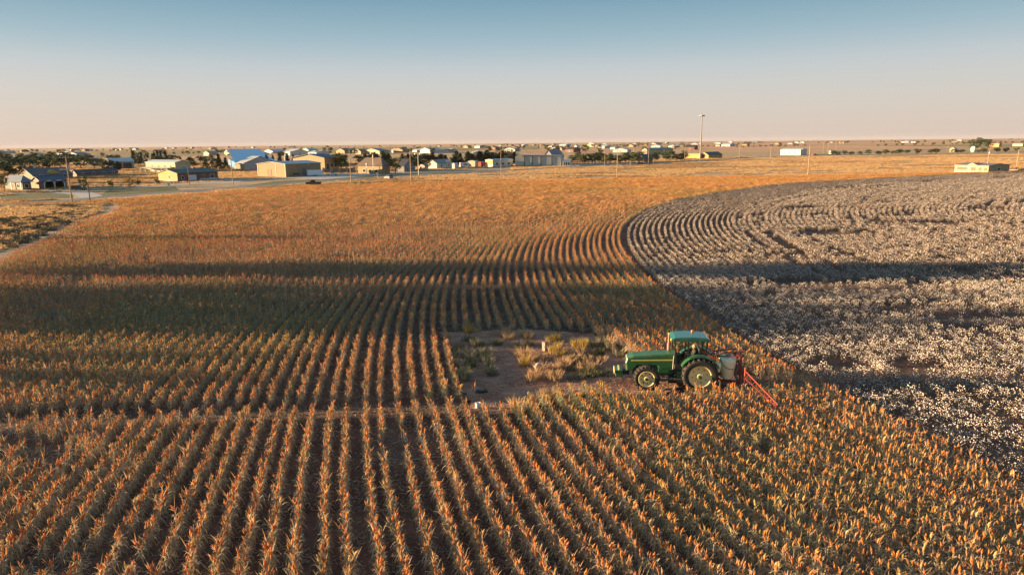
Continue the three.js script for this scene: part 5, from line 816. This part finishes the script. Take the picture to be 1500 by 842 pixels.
// the driver
{
  const N = 56, mc = new MarchingCubes(N, black, false, false, 60000); mc.isolation = 0;
  const S = 0.62, bones = [];                            // coordinates in the cab, metres, x forward = -x
  const J = (a, b, r0, r1) => bones.push([a, b, r0, r1]);
  J([-0.2, -0.28, 0], [-0.16, 0.0, 0], 0.155, 0.15); J([-0.16, 0.0, 0], [-0.12, 0.2, 0], 0.15, 0.15); J([-0.12, 0.22, -0.15], [-0.12, 0.22, 0.15], 0.08, 0.08); J([-0.12, 0.24, 0], [-0.15, 0.36, 0], 0.055, 0.055);
  for (const s of [-1, 1]) { J([-0.12, 0.22, s * 0.18], [-0.24, 0.0, s * 0.24], 0.062, 0.05); J([-0.24, 0.0, s * 0.24], [-0.52, 0.04, s * 0.15], 0.048, 0.032); J([-0.2, -0.3, s * 0.09], [-0.58, -0.26, s * 0.13], 0.088, 0.068); J([-0.58, -0.26, s * 0.13], [-0.6, -0.55, s * 0.13], 0.064, 0.045); J([-0.6, -0.56, s * 0.13], [-0.3 - 0.42, -0.57, s * 0.13], 0.045, 0.035); }
  const seg = (p, a, b) => { const ab = [b[0] - a[0], b[1] - a[1], b[2] - a[2]], ap = [p[0] - a[0], p[1] - a[1], p[2] - a[2]], t = clamp((ab[0] * ap[0] + ab[1] * ap[1] + ab[2] * ap[2]) / (ab[0] ** 2 + ab[1] ** 2 + ab[2] ** 2)); return [Math.hypot(ap[0] - ab[0] * t, ap[1] - ab[1] * t, ap[2] - ab[2] * t), t]; };
  const field = (p) => { let d = 9; for (const [a, b, r0, r1] of bones) { const [q, t] = seg(p, a, b), v = q - (r0 + (r1 - r0) * t), h = clamp(0.5 + 0.5 * (d - v) / 0.05); d = d * (1 - h) + v * h - 0.05 * h * (1 - h); } return d; };
  const grab = (cells, f, c, s) => {
    const m = new MarchingCubes(cells, black, false, false, 90000); m.isolation = 0;
    for (let z = 0; z < cells; z++) for (let y = 0; y < cells; y++) for (let x = 0; x < cells; x++) m.field[x + y * cells + z * cells * cells] = -f([c[0] + s * (2 * x / cells - 1), c[1] + s * (2 * y / cells - 1), c[2] + s * (2 * z / cells - 1)]);
    m.update();
    const g = new THREE.BufferGeometry(), n = m.count * 3; g.setAttribute('position', new THREE.BufferAttribute(m.positionArray.slice(0, n), 3)); g.setAttribute('normal', new THREE.BufferAttribute(m.normalArray.slice(0, n), 3)); g.setAttribute('uv', new THREE.BufferAttribute(new Float32Array(m.count * 2), 2));
    g.scale(s, s, s).translate(...c); return g;
  };
  const person = thing('person', 'person in a dark shirt and pale cap driving the tractor', 'person');
  onTractor(person, -0.06, 1.98, 0);
  const el = (p, c, r) => (Math.hypot((p[0] - c[0]) / r[0], (p[1] - c[1]) / r[1], (p[2] - c[2]) / r[2]) - 1) * Math.min(...r);
  const smin = (a, b, k) => { const h = clamp(0.5 + 0.5 * (b - a) / k); return b * (1 - h) + a * h - k * h * (1 - h); };
  const head = (p) => { let d = el(p, [-0.16, 0.47, 0], [0.095, 0.12, 0.078]); d = smin(d, el(p, [-0.2, 0.42, 0], [0.065, 0.075, 0.06]), 0.03); d = smin(d, seg(p, [-0.245, 0.48, 0], [-0.268, 0.445, 0])[0] - 0.014, 0.012); for (const s of [-1, 1]) { d = smin(d, el(p, [-0.15, 0.46, s * 0.08], [0.022, 0.034, 0.014]), 0.01); d = Math.max(d, -el(p, [-0.252, 0.485, s * 0.034], [0.016, 0.01, 0.016])); } d = Math.max(d, -el(p, [-0.262, 0.395, 0], [0.012, 0.005, 0.024])); return smin(d, seg(p, [-0.12, 0.24, 0], [-0.15, 0.42, 0])[0] - 0.052, 0.03); };
  const handOf = (s) => { const b = [], w = [-0.52, 0.04, s * 0.15]; b.push([w, [-0.6, 0.05, s * 0.155], 0.028, 0.034]); for (let k = 0; k < 4; k++) { const z = s * (0.12 + k * 0.023), a = [-0.61, 0.05 + 0.01 * (k % 2), z], l = [0.035, 0.042, 0.04, 0.03][k], m = [-0.61 - l, 0.04, z], e = [-0.61 - l * 0.8, 0.04 - l, z]; b.push([a, m, 0.0095, 0.0085], [m, e, 0.0085, 0.0075]); } b.push([[-0.57, 0.05, s * 0.125], [-0.61, 0.035, s * 0.095], 0.011, 0.009], [[-0.61, 0.035, s * 0.095], [-0.64, 0.015, s * 0.105], 0.009, 0.0075]); return (p) => { let d = 9; for (const [a, c, r0, r1] of b) { const [q, t] = seg(p, a, c); d = smin(d, q - (r0 + (r1 - r0) * t), 0.008); } return d; }; };
  const skin = mat(0.5, 0.3, 0.2, 0.6);
  const body = part('body', merged([grab(48, head, [-0.17, 0.42, 0], 0.2), grab(44, handOf(1), [-0.6, 0.04, 0.15], 0.12), grab(44, handOf(-1), [-0.6, 0.04, -0.15], 0.12)]), skin, person);
  part('clothing', grab(88, field, [-0.35, -0.1, 0], 0.58), mat(0.06, 0.055, 0.055, 0.9), person);
  part('cap', merged([new THREE.SphereGeometry(0.112, 20, 10, 0, Math.PI * 2, 0, Math.PI / 2).scale(0.98, 0.85, 0.8).translate(-0.155, 0.505, 0), box(0.1, 0.016, 0.14, -0.29, 0.51, 0, 0.006)]), mat(0.62, 0.55, 0.42, 0.8), person);
}
// the sprayer on the tractor's hitch
{
  const t = thing('mounted_sprayer', 'dark red field sprayer with a cream tank mounted behind the tractor', 'sprayer');
  onTractor(t, 1.5, 0, 0);
  const red = mat(0.16, 0.022, 0.022, 0.5), orange = mat(0.3, 0.055, 0.03, 0.55), cream = mat(0.78, 0.75, 0.5, 0.45);
  const frame = [];
  for (const z of [-0.75, 0.75]) { frame.push(bar([-0.7, 0.7, z * 0.6], [-0.6, 2.05, z * 0.6], 0.09), bar([0.75, 0.55, z], [0.75, 2.15, z], 0.09), bar([-0.6, 2.05, z * 0.6], [0.75, 2.15, z], 0.07), bar([-0.7, 0.7, z * 0.6], [0.75, 0.6, z], 0.1)); }
  for (const [x, y, z] of [[-0.65, 0.7, 0.5], [0.75, 0.6, 0.8], [0.75, 2.1, 0.8], [-0.6, 2.0, 0.5], [0.75, 1.35, 0.8]]) frame.push(bar([x, y, -z], [x, y, z], 0.09));
  part('frame', merged(frame), red, t);
  const tank = (w, h, d, x, y, z) => new THREE.LatheGeometry([[0.001, 0], [0.3, 0.0], [0.38, 0.08], [0.47, 0.7], [0.5, 0.95], [0.46, 1.03], [0.2, 1.06], [0.001, 1.06]].map(([a, b]) => new THREE.Vector2(a, b)), 28).scale(w, h, d).translate(x, y, z);
  part('tank', tank(0.95, 1.22, 1.35, 0.12, 0.72, 0.28), cream, t); part('tank_lid', new THREE.CylinderGeometry(0.18, 0.18, 0.08, 18).translate(0.12, 2.06, 0.28), black, t);
  part('rinse_tank', tank(0.42, 0.5, 0.5, -0.5, 1.2, 0.72), cream, t);
  part('tank_strap', new THREE.TubeGeometry(new THREE.CatmullRomCurve3([[-0.34, 1.9, 0.6], [-0.2, 1.62, 0.86], [0.1, 1.45, 0.95], [0.45, 1.44, 0.86], [0.6, 1.6, 0.6]].map((p) => new THREE.Vector3(...p))), 30, 0.016, 6), black, t);
  part('pump', merged([box(0.3, 0.3, 0.3, -0.45, 0.8, 0.1, 0.03), rod([-0.45, 0.8, 0.1], [-0.45, 0.8, 0.5], 0.1, 0.1, 12)]), black, t);
  part('valve_bank', merged([box(0.12, 0.3, 0.6, -0.66, 1.75, 0.1, 0.02), box(0.2, 0.12, 0.5, -0.66, 2.0, 0.1, 0.02)]), black, t);
  part('hose', new THREE.TubeGeometry(new THREE.CatmullRomCurve3([[-0.5, 2.1, 0.5], [0, 2.3, 0.55], [0.5, 2.28, 0.5], [0.8, 2.1, 0.3]].map((p) => new THREE.Vector3(...p))), 24, 0.03, 6), red, t);
  part('lift_arm', merged([bar([-1.55, 2.25, 0.1], [-0.55, 1.85, 0.25], 0.07, 0.1), bar([-1.4, 1.7, 0.1], [-0.6, 1.5, 0.2], 0.05), bar([-1.5, 2.2, 0.1], [-1.4, 1.7, 0.1], 0.05), bar([-1.1, 2.05, 0.15], [-0.95, 1.6, 0.15], 0.04)]), orange, t);
  // centre rack and the near boom wing stretched out over the crop
  part('boom_rack', merged([bar([0.95, 0.7, -1.2], [0.95, 0.7, 1.2], 0.08), bar([0.95, 1.35, -1.2], [0.95, 1.35, 1.2], 0.08), ...[-1.2, -0.6, 0, 0.6, 1.2].map((z) => bar([0.95, 0.7, z], [0.95, 1.35, z], 0.06))]), red, t);
  const boom = new THREE.Group(); boom.name = 'boom_wing'; t.add(boom);
  const A = [0.95, 1.45, 1.25], Bp = [1.75, 1.0, 5.0], L = (f, dy = 0) => [A[0] + (Bp[0] - A[0]) * f, A[1] + (Bp[1] - A[1]) * f + dy, A[2] + (Bp[2] - A[2]) * f];
  part('top_tube', bar(L(0), L(1), 0.05), orange, boom); part('lower_tube', bar(L(0, -0.42), L(0.97, -0.2), 0.05), red, boom);
  for (let k = 0; k < 9; k++) part('lattice', bar(L(k / 9, k % 2 ? 0 : -0.42 + 0.22 * k / 9), L((k + 1) / 9, k % 2 ? -0.42 + 0.22 * (k + 1) / 9 : 0), 0.03), red, boom);
  part('hinge', box(0.14, 0.5, 0.16, 0.95, 1.42, 1.25, 0.03), orange, boom);
  for (let k = 0; k < 10; k++) part('nozzle', rod(L((k + 0.5) / 10, -0.38 + 0.18 * k / 10), L((k + 0.5) / 10, -0.52 + 0.18 * k / 10), 0.02, 0.03, 6), black, boom);
  const far = new THREE.Group(); far.name = 'boom_wing'; t.add(far);   // the other wing is folded up against the rack
  part('top_tube', bar([0.95, 1.45, -1.2], [0.98, 2.5, 0.4], 0.06), red, far); part('lower_tube', bar([0.95, 1.1, -1.2], [0.98, 2.15, 0.5], 0.05), red, far);
}

// ---------------------------------------------------------------- haze, shadows, picture
scene.fog = new THREE.FogExp2(rgb(0.8, 0.72, 0.68), 0.000014);
scene.traverse((o) => { if (o.isMesh) { o.castShadow = true; o.receiveShadow = true; } });
renderer.render(scene, camera);
